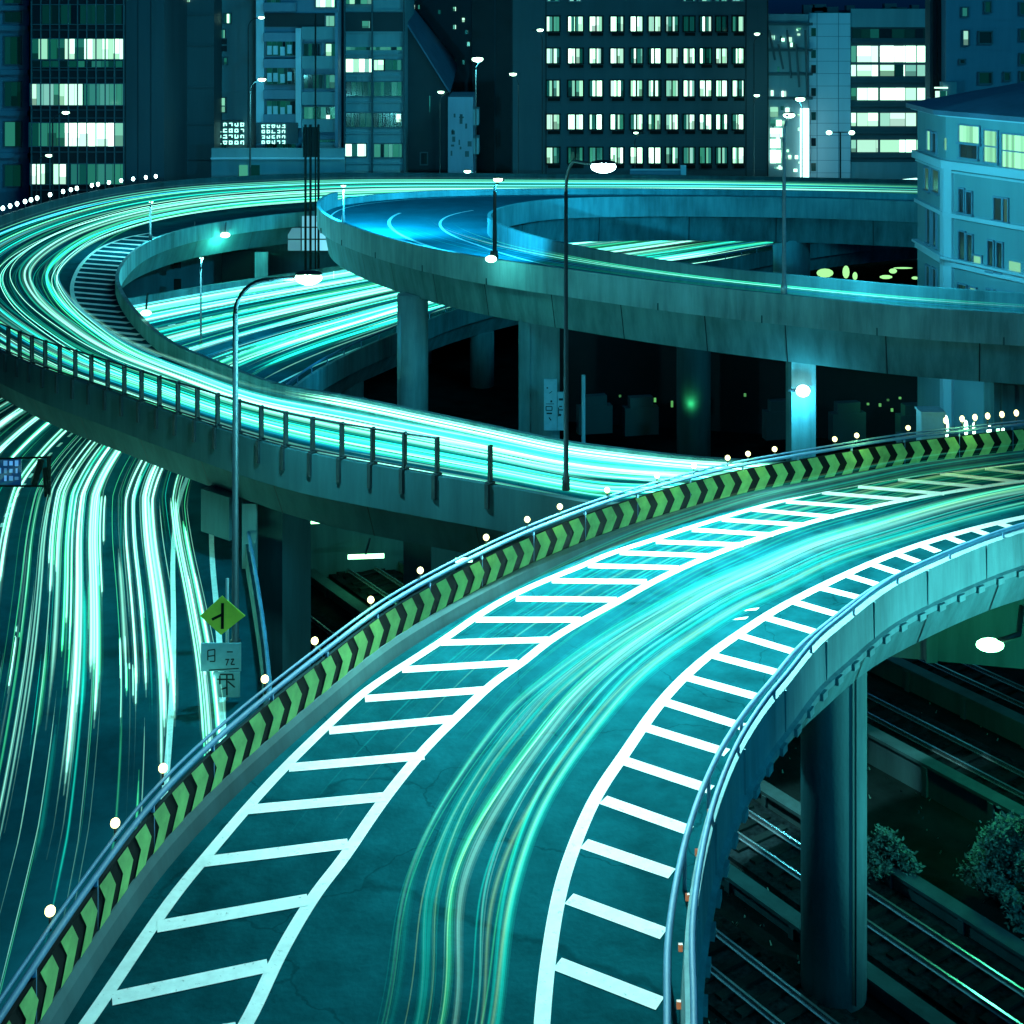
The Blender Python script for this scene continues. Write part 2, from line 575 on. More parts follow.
for px_ in (50, 115, 163, 265, 315, 371, 420, 486, 527, 560, 607, 657, 694, 728, 748, 775, 835, 857, 908, 946, 962, 975, 988, 1002, 1016):
    p = by_px(mk, px_)
    if src is None:
        q = MB()
        q.ball((0, 0, 0.28), 0.075, 12, 8)
        q.tube([(0, 0, 0), (0, 0, 0.22)], 0.02, 6, mi=1)
        src = q.build('marker_lamp', [M['marker'], M['steel_dark']], chev, True)
        o = src
    else:
        o = src.copy(); C.objects.link(o); o.parent = chev
    o.location = Vector((p.x, p.y, 11.12)) - Vector(parent_loc(chev))
    o.scale = (1, 1, 1) if px_ < 930 else (1, 1, 1.35)
    if px_ in (371, 486, 560, 657, 748, 857, 962): light((p.x + 0.1, p.y - 0.45, 11.75), 55, (0.62, 1.0, 0.25), chev, 0.1)

# markings
mk_ = MB()
Lo = [W(x, y, 10)[:2] for x, y in ((20, 1110), (87, 1024), (164, 909), (207, 856), (244, 812), (287, 765), (342, 712), (375, 684), (439, 643), (476, 617), (509, 597), (549, 579), (582, 566), (609, 554), (653, 540), (692, 527), (745, 511), (782, 501), (819, 492), (856, 485), (896, 478), (942, 472), (1024, 463), (1100, 457), (1180, 452))]
Li = [W(x, y, 10)[:2] for x, y in ((190, 1110), (247, 1024), (277, 959), (314, 896), (344, 858), (379, 806), (422, 752), (455, 719), (492, 684), (522, 663), (549, 641), (582, 621), (619, 601), (649, 584), (684, 567), (715, 554), (745, 543), (775, 533), (805, 524), (834, 516), (876, 506), (916, 498), (969, 489), (1024, 481), (1100, 473), (1180, 467))]
Lr = [W(x, y, 10)[:2] for x, y in ((535, 1110), (542, 1024), (547, 969), (558, 899), (573, 849), (596, 796), (624, 755), (651, 715), (679, 682), (712, 653), (739, 634), (769, 614), (796, 599), (828, 583), (858, 569), (889, 556), (922, 544), (969, 530), (1024, 517), (1080, 507), (1150, 498))]
for L_, w_ in ((Lo, 0.21), (Li, 0.22), (Lr, 0.23)):
    P = relax(catmull([(x, y, 0) for x, y in L_], 6), 6)
    strip(mk_, P, w_, 10.004)
def bar(a, c, w):
    a, c = W(*a, 10), W(*c, 10)
    d = (c - a); d.z = 0
    n = Vector((-d.y, d.x, 0)).normalized() * (w / 2)
    z = 10.008
    mk_.quad((a.x - n.x, a.y - n.y, z), (c.x - n.x, c.y - n.y, z), (c.x + n.x, c.y + n.y, z), (a.x + n.x, a.y + n.y, z))
lb = [((60, 1060), (236, 1030)), ((112, 999), (268, 966)), ((157, 927), (308, 900)), ((204, 862), (348, 844)), ((246, 810), (386, 797)), ((289, 768), (424, 756)),
      ((329, 731), (456, 719)), ((365, 699), (487, 690)), ((402, 670), (518, 663)), ((441, 643), (549, 640)), ((476, 620), (581, 620)), ((516, 599), (617, 600)),
      ((552, 581), (647, 582)), ((588, 566), (679, 568)), ((620, 553), (708, 556)), ((656, 542), (743, 545)), ((692, 530), (773, 535)), ((722, 520), (803, 525)),
      ((752, 510), (834, 517)), ((786, 502), (872, 508)), ((822, 493), (908, 500)), ((858, 487), (944, 494)), ((898, 480), (982, 487)), ((940, 474), (1020, 482)), ((985, 469), (1060, 477)), ((1030, 464), (1105, 473))]
for a, c in lb: bar(a, c, 0.30)
rb = [((548, 1045), (656, 1090)), ((557, 964), (660, 1004)), ((569, 899), (664, 934)), ((584, 844), (672, 874)), ((603, 800), (690, 831)), ((624, 761), (711, 790)),
      ((646, 728), (727, 753)), ((664, 702), (743, 727)), ((688, 678), (760, 698)), ((714, 656), (778, 673)), ((740, 636), (797, 653)), ((766, 618), (818, 633)),
      ((793, 602), (838, 615)), ((820, 588), (860, 598)), ((845, 575), (878, 585)), ((870, 564), (898, 573)), ((896, 554), (918, 562)), ((920, 545), (938, 552)), ((946, 537), (962, 543)), ((973, 530), (988, 535)), ((1000, 524), (1016, 529))]
for a, c in rb: bar(a, c, 0.30)
# small scuffed arrow marks
for px_, py_ in ((752, 610), (741, 619)):
    p = W(px_, py_, 10)
    mk_.quad((p.x - 0.22, p.y - 0.06, 10.006), (p.x + 0.1, p.y - 0.02, 10.006), (p.x + 0.2, p.y + 0.12, 10.006), (p.x - 0.05, p.y + 0.05, 10.006))
tag(mk_.build('road_markings', M['paint']), 'white hatched shoulders and edge lines painted on the front ramp', kind='structure')

# round pier
b = MB()
pc = Vector((7.95, 34.6, 0))
b.tube([(pc.x, pc.y, 0), (pc.x, pc.y, 8.2), (pc.x, pc.y, 8.8)], [0.80, 0.80, 0.80], 40)
b.build('pier', M['concrete'], ramp, True)
b = MB()
b.tube([(pc.x + 0.35, pc.y - 0.80, 0.2), (pc.x + 0.35, pc.y - 0.80, 8.6)], 0.03, 6)
b.build('drain_pipe', M['concrete_dark'], ramp, True)

def seams(road, side, z0, zl, inset, step, parent, lo=0.0, hi=1.0, m='wall_black'):
    P = road.A if side == 'A' else road.B
    N = road.nA if side == 'A' else road.nB
    last = 0.0; acc = 0.0
    for i in range(1, len(P) - 1):
        acc += (P[i] - P[i - 1]).length
        u_ = i / len(P)
        if acc - last < step or u_ < lo or u_ > hi: continue
        last = acc
        p, n = P[i], N[i]
        t = Vector((-n.y, n.x, 0)) * 0.022
        a = Vector((p.x - n.x * 0.165, p.y - n.y * 0.165, zl)); c = Vector((p.x - n.x * (inset - 0.015), p.y - n.y * (inset - 0.015), z0))
        q = MB(); q.quad(a - t, a + t, c + t, c - t)
        e = n * -0.05
        q.quad(a - t + e, c - t + e, c + t + e, a + t + e)
        q.build('panel_joint', M[m], parent)
seams(R1, 'B', 8.75, 9.74, 0.55, 2.6, ramp, 0.2, 0.95)

# ================================================================= LOOP ROAD (left, with fence)
O2 = [(60, 117), (40, 122), (20, 126), (0, 128), (-16, 128.5), (-27.9, 124), (-33.5, 117), (-36.0, 107), (-36.6, 95), (-35, 82), (-30, 71), (-24, 62.5), (-19.6, 57.3), (-15.8, 53.7), (-11.2, 49.4), (-7.2, 46), (-3.4, 43.9), (-.6, 42.5), (1.5, 41.35), (2.9, 40.8), (5, 41.2), (7.3, 42.2), (9.8, 43.4), (13, 44.8)]
I2 = [(60, 104), (40, 109), (20, 112), (0, 110), (-9, 108), (-15.9, 104), (-20, 100), (-22.5, 95.6), (-23.6, 89), (-22.6, 80), (-20.5, 73.2), (-17.6, 66.5), (-15.2, 62), (-12.6, 58.6), (-9.4, 54.9), (-6.4, 53.1), (-3.4, 51.0), (-.9, 49.2), (1.6, 47.4), (3.6, 46.5), (5.6, 45.7), (7.8, 45.2), (10, 45.0), (13, 45.2)]
R2 = Road(O2, I2, 9.0, per=8, rel=4)
R2.surface('road', M['asphalt_far'], 'asphalt of the wide looping road at the left')
loop = thing('elevated_loop_road', 'wide looping elevated road at the left with dark girder and railing posts', 'overpass', (-20, 60, 0))
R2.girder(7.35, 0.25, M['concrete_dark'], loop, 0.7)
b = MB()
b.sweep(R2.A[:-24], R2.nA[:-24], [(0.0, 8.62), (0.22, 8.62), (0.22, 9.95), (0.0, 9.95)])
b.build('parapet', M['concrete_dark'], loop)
b = MB()
b.sweep(R2.B, R2.nB, [(0.0, 8.7), (0.2, 8.7), (0.2, 9.75), (0.0, 9.75)])
b.build('parapet', M['concrete'], loop)
b = MB()
b.box((-9.9, 49.6, 6.7), (1.5, 1.6, 1.5), R(-38))
b.build('bearing_block', M['concrete_dark'], loop)
for x, y, w in ((-8.1, 49.6, 1.3), (-27, 72, 1.8), (-30.5, 95, 1.8), (-26, 112, 1.8), (-2.8, 47.5, 1.2)):
    b = MB()
    b.box((x, y, 3.7), (w, w * 1.1, 7.4), R(-35))
    b.build('pier', M['concrete_dark'], loop)
b = MB()
b.box((-9.1, 48.6, 6.0), (0.5, 0.25, 2.5))
b.build('side_panel', M['concrete_pale'], loop)
# hatch + lines on the loop
b = MB()
def r2line(t0, t1, w0, w1, wd, n=60, z=9.004, road=None):
    road = road or R2
    strip(b, [road.at(t0 + (t1 - t0) * k / n, w0 + (w1 - w0) * k / n) for k in range(n + 1)], wd, z)
def w_on(road, t, px, z):
    """fraction across the road that lies in picture column px"""
    best, bd = 0, 1e9
    for k in range(101):
        p = road.at(t, k / 100)
        q = 512 + FP * p.x / p.y
        if abs(q - px) < bd: bd, best = abs(q - px), k / 100
    return best
hl = [W(x, y, 9) for x, y in ((150, 233), (125, 238), (100, 248), (83, 262), (74, 278), (72, 292), (78, 306), (95, 322), (125, 341), (160, 357))]
hl = relax(catmull(hl, 8), 4)
strip(b, hl, 0.22, 9.004)
bi = resample(R2.B, 0.2)
for p in resample(hl, 1.55)[1:-2]:
    q = min(bi, key=lambda c: (c - p - Vector((0.9, -0.35, 0)) * min(7.0, (c - p).length)).length if c.x > p.x else 1e9)
    q = p.lerp(q, 0.94)
    d = (q - p); d.z = 0
    if d.length < 0.6 or d.length > 11: continue
    n = Vector((-d.y, d.x, 0)).normalized() * 0.2
    b.quad((p.x - n.x, p.y - n.y, 9.008), (q.x - n.x, q.y - n.y, 9.008), (q.x + n.x, q.y + n.y, 9.008), (p.x + n.x, p.y + n.y, 9.008))
r2line(0.0, 0.86, 0.05, 0.06, 0.2, 120)
r2line(0.52, 0.88, 0.93, 0.90, 0.18, 80)
tag(b.build('road_markings', M['paint']), 'white hatching and lines painted on the left loop road', kind='structure')
seams(R2, 'A', 7.35, 8.7, 0.7, 3.6, loop, 0.4, 0.95)
seams(R2, 'B', 7.35, 8.7, 0.7, 5, loop, 0.15, 0.4)
# fence on the outer parapet
fence = thing('railing', 'black post and rail fence on the outer wall of the left loop road', 'railing', (-15.8, 53.7, 9.95))
fp = [p + n * 0.11 for p, n in zip(R2.A, R2.nA)]
k0 = min(range(len(fp)), key=lambda k: (fp[k] - Vector((-31, 72, 9))).length)
k1 = min(range(len(fp)), key=lambda k: (fp[k] - Vector((-2.3, 43.3, 9))).length)
k2 = min(range(len(fp)), key=lambda k: (fp[k] - Vector((-0.5, 42.5, 9))).length)
fpath = fp[k0:k1 + 1]
b = MB()
b.tube([(p.x, p.y, 11.08) for p in fpath], 0.035, 6)
b.build('top_rail', M['steel_dark'], fence)
b = MB()
b.tube([(p.x, p.y, 10.06) for p in fpath], 0.03, 6)
b.build('bottom_rail', M['steel_dark'], fence)
spots = resample(fpath, 1.15)
spots.append(fp[k2])
src = None
for p in spots:
    if src is None:
        q = MB()
        q.box((0, 0, 0.58), (0.075, 0.16, 1.16))
        q.box((0, 0, 0.03), (0.2, 0.24, 0.06))
        q.box((0.0, -0.14, -0.35), (0.14, 0.10, 0.75))
        src = q.build('post', M['steel_dark'], fence)
        o = src
    else:
        o = src.copy(); C.objects.link(o); o.parent = fence
    o.location = Vector((p.x, p.y, 9.96)) - Vector(parent_loc(fence))
    o.rotation_euler = (0, 0, R(-40))

# ================================================================= HAIRPIN RAMP
O3 = [(32, 49), (25, 51), (19.3, 52.9), (15.8, 54), (13.0, 55.4), (7.2, 58.8), (2.2, 62.5), (-1.9, 65.9), (-5.2, 69.8), (-8.2, 74.6), (-10.6, 80), (-11.7, 85.6), (-11, 90.5), (-7.5, 94), (-2, 95.8), (5, 96.3), (15, 95.8), (26, 93.5), (42, 87)]
I3 = [(32, 53), (26, 54.6), (20.6, 56.4), (17, 57.8), (14.3, 59.2), (9.6, 62), (5.8, 65.2), (3.2, 68.2), (1.2, 71.2), (-.4, 74.6), (-1.3, 77.8), (-1.3, 80.5), (-.5, 82.9), (.8, 84.9), (2.8, 86.5), (6, 87.4), (12, 87.6), (22, 86), (38, 79.5)]
R3 = Road(O3, I3, 12.0, per=8, rel=4)
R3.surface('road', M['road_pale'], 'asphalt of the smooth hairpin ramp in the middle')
hair = thing('elevated_hairpin_ramp', 'high hairpin ramp with smooth concrete walls on a round column, in the middle', 'overpass', (0, 70, 0))
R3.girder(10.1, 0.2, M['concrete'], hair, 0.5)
b = MB()
split = 8 * 12
b.sweep(R3.A[:split], R3.nA[:split], [(0.0, 11.72), (0.18, 11.72), (0.2, 12.95), (0.0, 12.95)])
b.sweep(R3.A[split - 1:], R3.nA[split - 1:], [(0.0, 11.72), (0.18, 11.72), (0.2, 12.42), (0.0, 12.42)])
b.sweep(R3.B, R3.nB, [(0.0, 11.72), (0.18, 11.72), (0.2, 12.98), (0.0, 12.98)])
b.build('parapet', M['concrete_pale'], hair)
b = MB()   # joints across the outer wall
pj = resample(R3.A[:split], 4.6)
for p, n in zip(pj, outward(pj, R3)):
    b = MB(); b.box((p.x - n.x * .02, p.y - n.y * .02, 11.86), (0.05, 0.46, 0.3), math.atan2(n.y, n.x) + math.pi / 2)
    b.build('joint_strip', M['concrete_dark'], hair)
seams(R3, 'A', 10.1, 11.76, 0.5, 3.4, hair, 0.05, 0.7)
seams(R3, 'B', 10.1, 11.76, 0.5, 5.0, hair, 0.6, 0.95)
for x, y, w, kind in ((-5.0, 70.5, 0.78, 'r'), (17.7, 88.6, 1.15, 'r')):
    b = MB()
    b.tube([(x, y, 0), (x, y, 10.2)], w, 32)
    b.build('pier', M['concrete_pale'], hair, True)
for x, y, w in ((1.25, 65.2, 1.9), (12.0, 58.2, 1.0), (20.6, 55.2, 3.6)):
    b = MB()
    b.box((x, y, 5.1 if w < 3 else 5.1), (w, 1.2, 10.2))
    if w > 1.5: b.box((x - w * 0.35, y - 0.05, 5.1), (0.5, 1.3, 10.2))
    b.build('pier', M['concrete'], hair)
b = MB()
def ln(road, t0, t1, w0, w1, wd, n=70):
    strip(b, [road.at(t0 + (t1 - t0) * k / n, w0 + (w1 - w0) * k / n) for k in range(n + 1)], wd, road.z + 0.004)
ln(R3, 0.0, 0.5, 0.86, 0.82, 0.16); ln(R3, 0.5, 0.72, 0.82, 0.62, 0.16); ln(R3, 0, 1, 0.07, 0.05, 0.14, 140)
ln(R3, 0.35, 0.66, 0.52, 0.40, 0.2)
tag(b.build('road_markings', M['paint']), 'thin pale lines painted on the hairpin ramp', kind='structure')

# ================================================================= LOWER EXPRESSWAY
N4 = [(-3, 18), (-5.2, 30), (-6.7, 38), (-8.1, 44), (-9.6, 50), (-10.8, 56), (-11.4, 64), (-10.6, 71), (-8.7, 77), (-6.2, 82.5), (-2.7, 89.4), (5, 98), (15.3, 105.5), (21, 111), (32, 118.5), (55, 127)]
F4 = [(-27, 15), (-30, 28), (-33, 38), (-35, 46), (-37, 54), (-38, 62), (-37, 72), (-33, 81), (-27, 89), (-20.5, 96), (-13, 103), (-5, 112), (6, 121), (13, 126), (24, 133), (48, 143)]
R4 = Road(N4, F4, 5.0, per=8, rel=5)
R4.surface('road', M['asphalt_far'], 'asphalt of the broad lower expressway')
expr = thing('lower_expressway', 'broad lower expressway bridge curving under the loop road at the left', 'overpass', (-10, 60, 0))
R4.girder(3.5, 0.25, M['concrete'], expr, 0.7)
b = MB()
b.sweep(R4.A, R4.nA, [(0.0, 4.7), (0.2, 4.7), (0.2, 5.85), (0.0, 5.85)])
b.build('parapet', M['concrete'], expr)
b = MB()
b.sweep(R4.B, R4.nB, [(0.0, 4.7), (0.2, 4.7), (0.2, 5.85), (0.0, 5.85)])
b.build('parapet', M['concrete'], expr)
b = MB()
gp = [p + n * 0.1 for p, n in zip(R4.A, R4.nA)]
b.tube([(p.x, p.y, 6.25) for p in gp], 0.06, 6)
for p in resample(gp, 2.0): b.tube([(p.x, p.y, 5.85), (p.x, p.y, 6.25)], 0.03, 4)
b.build('handrail', M['steel_blue'], expr)
for t in (0.2, 0.36, 0.55, 0.68, 0.8):
    for w in (0.06, 0.5):
        p = R4.at(t, w)
        b = MB(); b.tube([(p.x, p.y, 0), (p.x, p.y, 3.55)], 0.8, 20)
        b.build('pier', M['concrete'], expr, True)
b = MB()
ln(R4, 0.0, 1.0, 0.045, 0.035, 0.18, 160)
ln(R4, 0.0, 1.0, 0.10, 0.08, 0.16, 160)
ln(R4, 0.0, 1.0, 0.96, 0.96, 0.2, 160)
for w in (0.34, 0.62, 0.74, 0.86):
    for k in range(0, 90, 1):
        t = k / 90
        P = [R4.at(t, w), R4.at(t + 0.0045, w)]
        strip(b, P, 0.12, 5.004)
ln(R4, 0.0, 1.0, 0.48, 0.48, 0.22, 160)
tag(b.build('road_markings', M['paint']), 'white lane lines painted on the lower expressway', kind='structure')

# ================================================================= LIGHT STREAKS (traffic light drawn out over the roads)
CORE = (0.30, 1.0, 0.76); CY = (0.01, 0.80, 0.58); GR = (0.06, 0.90, 0.36); BL = (0.01, 0.45, 0.75); YE = (0.42, 1.0, 0.42)
def trail(b, road, t0, t1, wf, h, r, col, inten, step, fade=0.12, breaks=False):
    n = max(6, int((t1 - t0) / step))
    pts, cols, rad = [], [], []
    for k in range(n + 1):
        u = k / n
        t = t0 + (t1 - t0) * u
        p = road.at(min(max(t, 0), 1), wf(t))
        pts.append((p.x, p.y, road.z + h))
        e = min(1, u / fade, (1 - u) / fade) if fade > 0 else 1
        e = e * e * (3 - 2 * e)
        cols.append(tuple(c * inten * (0.08 + 0.92 * e) for c in col))
        rad.append(r * (0.35 + 0.65 * e))
    if r < 0.016:
        b.tube(pts, rad, 4, cols=cols, caps=True)
    else:                                   # a hot core inside weaker, wider layers
        hot = inten > 0.45
        for kr, ki in ((1.0, 0.22), (0.62, 0.34), (0.30, 0.75)) + (((2.3, 0.035),) if hot else ()):
            b.tube(pts, [q_ * kr for q_ in rad], 5 if kr > .5 else 4, cols=[tuple(c * ki for c in cc_) for cc_ in cols], caps=False)

rt_ = random.Random(11)
def wander(w0, w1, t0, t1, amp, ph, fr):
    def f(t):
        u = (t - t0) / max(1e-6, (t1 - t0))
        s = u * u * (3 - 2 * u)
        return w0 + (w1 - w0) * s + amp * math.sin(ph + fr * t)
    return f
# --- front ramp: bundles in the single lane
b = MB()
def r1w(cols_px, rows):                      # target column/row pairs -> (t, w) samples
    out = []
    for px, py in rows:
        p = W(px, py, 10.55)
        best, bd = None, 1e9
        for i in range(0, 401):
            t = i / 400
            a, c = R1.at(t, 0), R1.at(t, 1)
            v = c - a
            w = max(-.2, min(1.2, (p - a).dot(v) / v.length_squared))
            q = a.lerp(c, w)
            e = math.hypot(q.x - p.x, q.y - p.y)
            if e < bd: bd, best = e, (t, w)
        out.append(best)
    return out
bund = [
    (((385, 1024), (409, 882), (457, 782), (506, 715), (550, 676), (620, 628), (700, 586), (800, 547), (900, 518), (1024, 489)), GR, 0.42, 8, 0.013),
    (((420, 1024), (430, 900), (478, 782), (530, 715), (575, 672), (650, 620), (740, 572), (850, 530), (950, 502), (1040, 484)), YE, 0.55, 10, 0.012),
    (((445, 1024), (456, 882), (508, 782), (558, 715), (600, 672), (670, 622), (760, 574), (860, 533), (960, 504), (1050, 485)), CORE, 0.95, 9, 0.010),
    (((470, 1024), (484, 882), (530, 782), (580, 715), (625, 668), (690, 622), (775, 578), (870, 540), (970, 510), (1060, 490)), CORE, 0.6, 7, 0.012),
    (((492, 1024), (512, 882), (553, 782), (602, 715), (650, 665), (715, 620), (795, 580), (890, 543), (985, 516), (1060, 500)), CY, 0.8, 8, 0.009),
]
for rows, col, inten, cnt, spr in bund:
    S_ = r1w(None, rows)
    S_.sort()
    def wfun(t, S_=S_):
        if t <= S_[0][0]: return S_[0][1]
        for i in range(len(S_) - 1):
            if t <= S_[i + 1][0]:
                u = (t - S_[i][0]) / max(1e-6, S_[i + 1][0] - S_[i][0])
                a0 = S_[i - 1][1] if i > 0 else S_[i][1]
                a3 = S_[i + 2][1] if i + 2 < len(S_) else S_[i + 1][1]
                a1, a2 = S_[i][1], S_[i + 1][1]
                return 0.5 * (2 * a1 + (a2 - a0) * u + (2 * a0 - 5 * a1 + 4 * a2 - a3) * u * u + (3 * a1 - a0 - 3 * a2 + a3) * u ** 3)
        return S_[-1][1]
    for k in range(cnt):
        off = rt_.gauss(0, spr)
        ph = rt_.uniform(0, 6.3)
        t0 = rt_.choice((0.05, 0.05, 0.15, 0.28, 0.3)); t1 = rt_.choice((0.8, 0.97, 0.99))
        cc = rt_.choice((col, col, CORE, GR, CY, YE if rt_.random() < .5 else CORE))
        trail(b, R1, t0, t1, lambda t, off=off, ph=ph: wfun(t) + off + 0.006 * math.sin(ph + 7 * t), rt_.uniform(0.45, 0.7), rt_.choice((0.012, 0.02, 0.03, 0.06, 0.10)), cc, inten * rt_.uniform(0.07, 0.38), 0.005, 0.3)
# faint spread over the hatched part further up
for k in range(44):
    w = rt_.uniform(0.05, 0.56)
    t0 = rt_.uniform(0.26, 0.50); t1 = rt_.uniform(0.8, 1.0)
    trail(b, R1, t0, t1, wander(w + 0.05, w, t0, t1, 0.006, rt_.uniform(0, 6), 6), rt_.uniform(0.5, 0.8), rt_.uniform(0.02, 0.05), rt_.choice((GR, CY, GR, YE)), rt_.uniform(0.02, 0.13), 0.006, 0.4)
tag(b.build('light_streaks', M['trail']), 'green and white streaks of passing headlights along the front ramp lane', kind='stuff')

# --- loop road
b = MB()
def rand_col(r):
    x = r.random()
    return CORE if x < 0.42 else CY if x < 0.68 else GR if x < 0.88 else BL
for k in range(125):
    full = rt_.random() < 0.45
    a = rt_.uniform(0.0, 0.78)
    ln_ = rt_.uniform(0.15, 0.5)
    t0, t1 = (0.02, 0.93) if full else (a, min(0.95, a + ln_))
    w = rt_.betavariate(1.7, 1.6) * 0.74 + 0.06 if rt_.random() < 0.8 else rt_.uniform(0.06, 0.88)
    w = rt_.choice((0.1, 0.17, 0.27, 0.34, 0.45, 0.53, 0.62, 0.7, 0.8)) + rt_.gauss(0, 0.02)
    w2 = min(0.93, max(0.06, w + rt_.gauss(0.02, 0.06)))
    if t1 > 0.36 and t0 < 0.62: w, w2 = min(w, 0.66), min(w2, 0.80)
    big = rt_.random()
    trail(b, R2, t0, t1, wander(w, w2, t0, t1, rt_.uniform(0.005, 0.03), rt_.uniform(0, 6), rt_.uniform(5, 14)), rt_.uniform(0.4, 0.9),
          rt_.uniform(0.012, 0.035) if big < 0.78 else rt_.uniform(0.05, 0.10), rand_col(rt_), rt_.choice((0.06, 0.1, 0.16, 0.28, 0.4, 1.1)) * rt_.uniform(0.6, 1.1), 0.004, 0.1)
# the outer edge of the near side: headlights close to the far wall
for k in range(10):
    trail(b, R2, 0.62, 0.96, wander(0.93, 0.9, 0.6, 0.96, 0.01, k, 5), rt_.uniform(0.5, 0.8), 0.03, rt_.choice((GR, CORE, YE)), rt_.uniform(0.4, 1.2), 0.004, 0.1)
tag(b.build('light_streaks', M['trail']), 'white and cyan streaks of traffic light all round the left loop road', kind='stuff')

# --- expressway
b = MB()
for k in range(125):                      # visible part inside the loop and on to the right
    t0 = rt_.uniform(0.36, 0.58); t1 = rt_.uniform(0.62, 1.0)
    lane = rt_.choice((0.13, 0.22, 0.31, 0.40, 0.52, 0.62, 0.72, 0.82, 0.90))
    w = lane + rt_.gauss(0, 0.022)
    trail(b, R4, t0, t1, wander(w, w + rt_.gauss(0, 0.03), t0, t1, 0.008, rt_.uniform(0, 6), rt_.uniform(5, 12)), rt_.uniform(0.5, 0.9),
          rt_.uniform(0.02, 0.05) if rt_.random() < 0.6 else rt_.uniform(0.07, 0.13), rand_col(rt_), rt_.choice((0.08, 0.14, 0.25, 0.4, 1.3)) * rt_.uniform(0.6, 1.1), 0.005, 0.12)
lanes = [0.09, 0.13, 0.165, 0.225, 0.26, 0.30, 0.36, 0.42, 0.50, 0.60, 0.70, 0.8]
for k in range(170):                      # lower left part
    lane = rt_.choice(lanes)
    w = lane + rt_.gauss(0, 0.011)
    t0 = rt_.uniform(-0.0, 0.24); t1 = t0 + rt_.choice((0.05, 0.1, 0.2, 0.3, 0.3))
    col = rt_.choice((CORE, GR, CY, GR, CORE))
    t1 = min(t1, 0.5)
    trail(b, R4, t0, t1, lambda t, w=w, g=rt_.gauss(0, 0.012): w - 0.045 * max(0, min(1, (0.30 - t) / 0.22)) + g * t, rt_.uniform(0.5, 0.9),
          rt_.choice((0.01, 0.015, 0.02, 0.04, 0.09)), col, rt_.uniform(0.05, 0.38), 0.004, 0.25)
for w, t0, t1, r in ((0.085, .10, .30, .07), (0.098, .06, .34, .09), (0.128, .09, .36, .10), (0.142, .085, .40, .11), (0.155, .13, .40, .07), (0.21, .10, .42, .11), (0.232, .09, .44, .10),
                     (0.205, .2, .3, .05), (0.245, .15, .36, .06), (0.262, .19, .40, .08), (0.30, .13, .17, .05), (0.33, .2, .45, .07), (0.172, .11, .15, .04), (0.182, .115, .17, .04), (0.40, .2, .42, .12), (0.45, .22, .44, .12), (0.37, .24, .46, .1)):
    for m_ in range(4):
        dw = rt_.gauss(0, 0.004)
        trail(b, R4, t0 + rt_.uniform(0, .05), t1 - rt_.uniform(0, .08) * (t1 - t0 > .1), (lambda t, w=w, dw=dw: w + dw - 0.045 * max(0, min(1, (0.30 - t) / 0.22))), rt_.uniform(.6, .8), r * rt_.uniform(.25, .75), CORE if m_ < 3 else GR, rt_.uniform(.5, 1.2), 0.004, 0.05)
tag(b.build('light_streaks', M['trail']), 'dense white and green streaks of traffic light on the lower expressway', kind='stuff')

# --- hairpin: a few thin ones
b = MB()
for w, i_, c in ((0.80, 0.9, CORE), (0.84, 0.7, CY), (0.74, 0.5, CY), (0.90, 0.8, GR), (0.6, 0.35, BL), (0.5, .25, CY)):
    trail(b, R3, 0.05, 0.58, wander(w, w - 0.12, 0.05, 0.58, 0.015, w * 30, 9), 0.6, 0.02, c, i_ * 0.45, 0.005, 0.3)
    trail(b, R3, 0.12, 0.45, wander(w, w, 0.05, 0.58, 0.03, w * 50, 12), 0.6, 0.014, c, i_ * 0.35, 0.005, 0.3)
tag(b.build('light_streaks', M['trail']), 'few thin cyan streaks on the hairpin ramp', kind='stuff')

# ================================================================= UNDER THE RAMPS
b = MB()
wall = thing('abutment_wall', 'dark concrete wall with a bright green lamp beneath the front ramp at the right', 'wall', (16, 43, 0))
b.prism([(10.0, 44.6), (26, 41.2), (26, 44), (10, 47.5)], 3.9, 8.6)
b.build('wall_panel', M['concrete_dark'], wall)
b = MB()
b.box((13.1, 43.9, 6.2), (0.35, 0.5, 4.5)); b.box((18.5, 42.65, 6.2), (0.35, 0.5, 4.5))
b.build('wall_rib', M['concrete_dark'], wall)
lp = AT(990, 645, 40.3)
b = MB(); b.ball(lp, 0.30, 14, 8, (1.35, 0.8, 0.62)); b.build('lamp_lens', emit('green_flood_lens', (0.3, 1.0, 0.5), 10), wall, True)
b = MB(); b.tube([lp + Vector((0.2, 0, 0.1)), lp + Vector((0.9, 0.2, 0.22)), lp + Vector((1.6, 1.9, 0.3))], 0.08, 8); b.build('lamp_arm', M['steel_dark'], wall, True)
light(lp + Vector((0, 0.1, -0.6)), 380, (0.08, 1.0, 0.45), wall, 0.2)

rw = thing('retaining_wall', 'dark retaining wall with three green tube lights behind the loop road', 'wall', (-4, 62, 0))
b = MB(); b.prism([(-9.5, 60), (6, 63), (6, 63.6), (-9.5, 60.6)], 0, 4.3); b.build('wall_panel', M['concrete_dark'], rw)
for px_, py_, w in ((366, 557, 1.5), (452, 561, 1.7), (314, 522, 0.9)):
    p = AT(px_, py_, 58.5)
    b = MB(); b.tube([(p.x - w / 2, p.y, p.z), (p.x + w / 2, p.y, p.z + 0.05)], 0.10, 8); b.build('tube_light', M['lamp_soft'], rw, True)
    b = MB(); b.box((p.x, p.y + 0.75, p.z + 0.16), (0.08, 1.7, 0.06)); b.build('bracket', M['steel_dark'], rw)
light(AT(366, 565, 58), 40, (0.1, 1.0, 0.4), rw, 0.3)

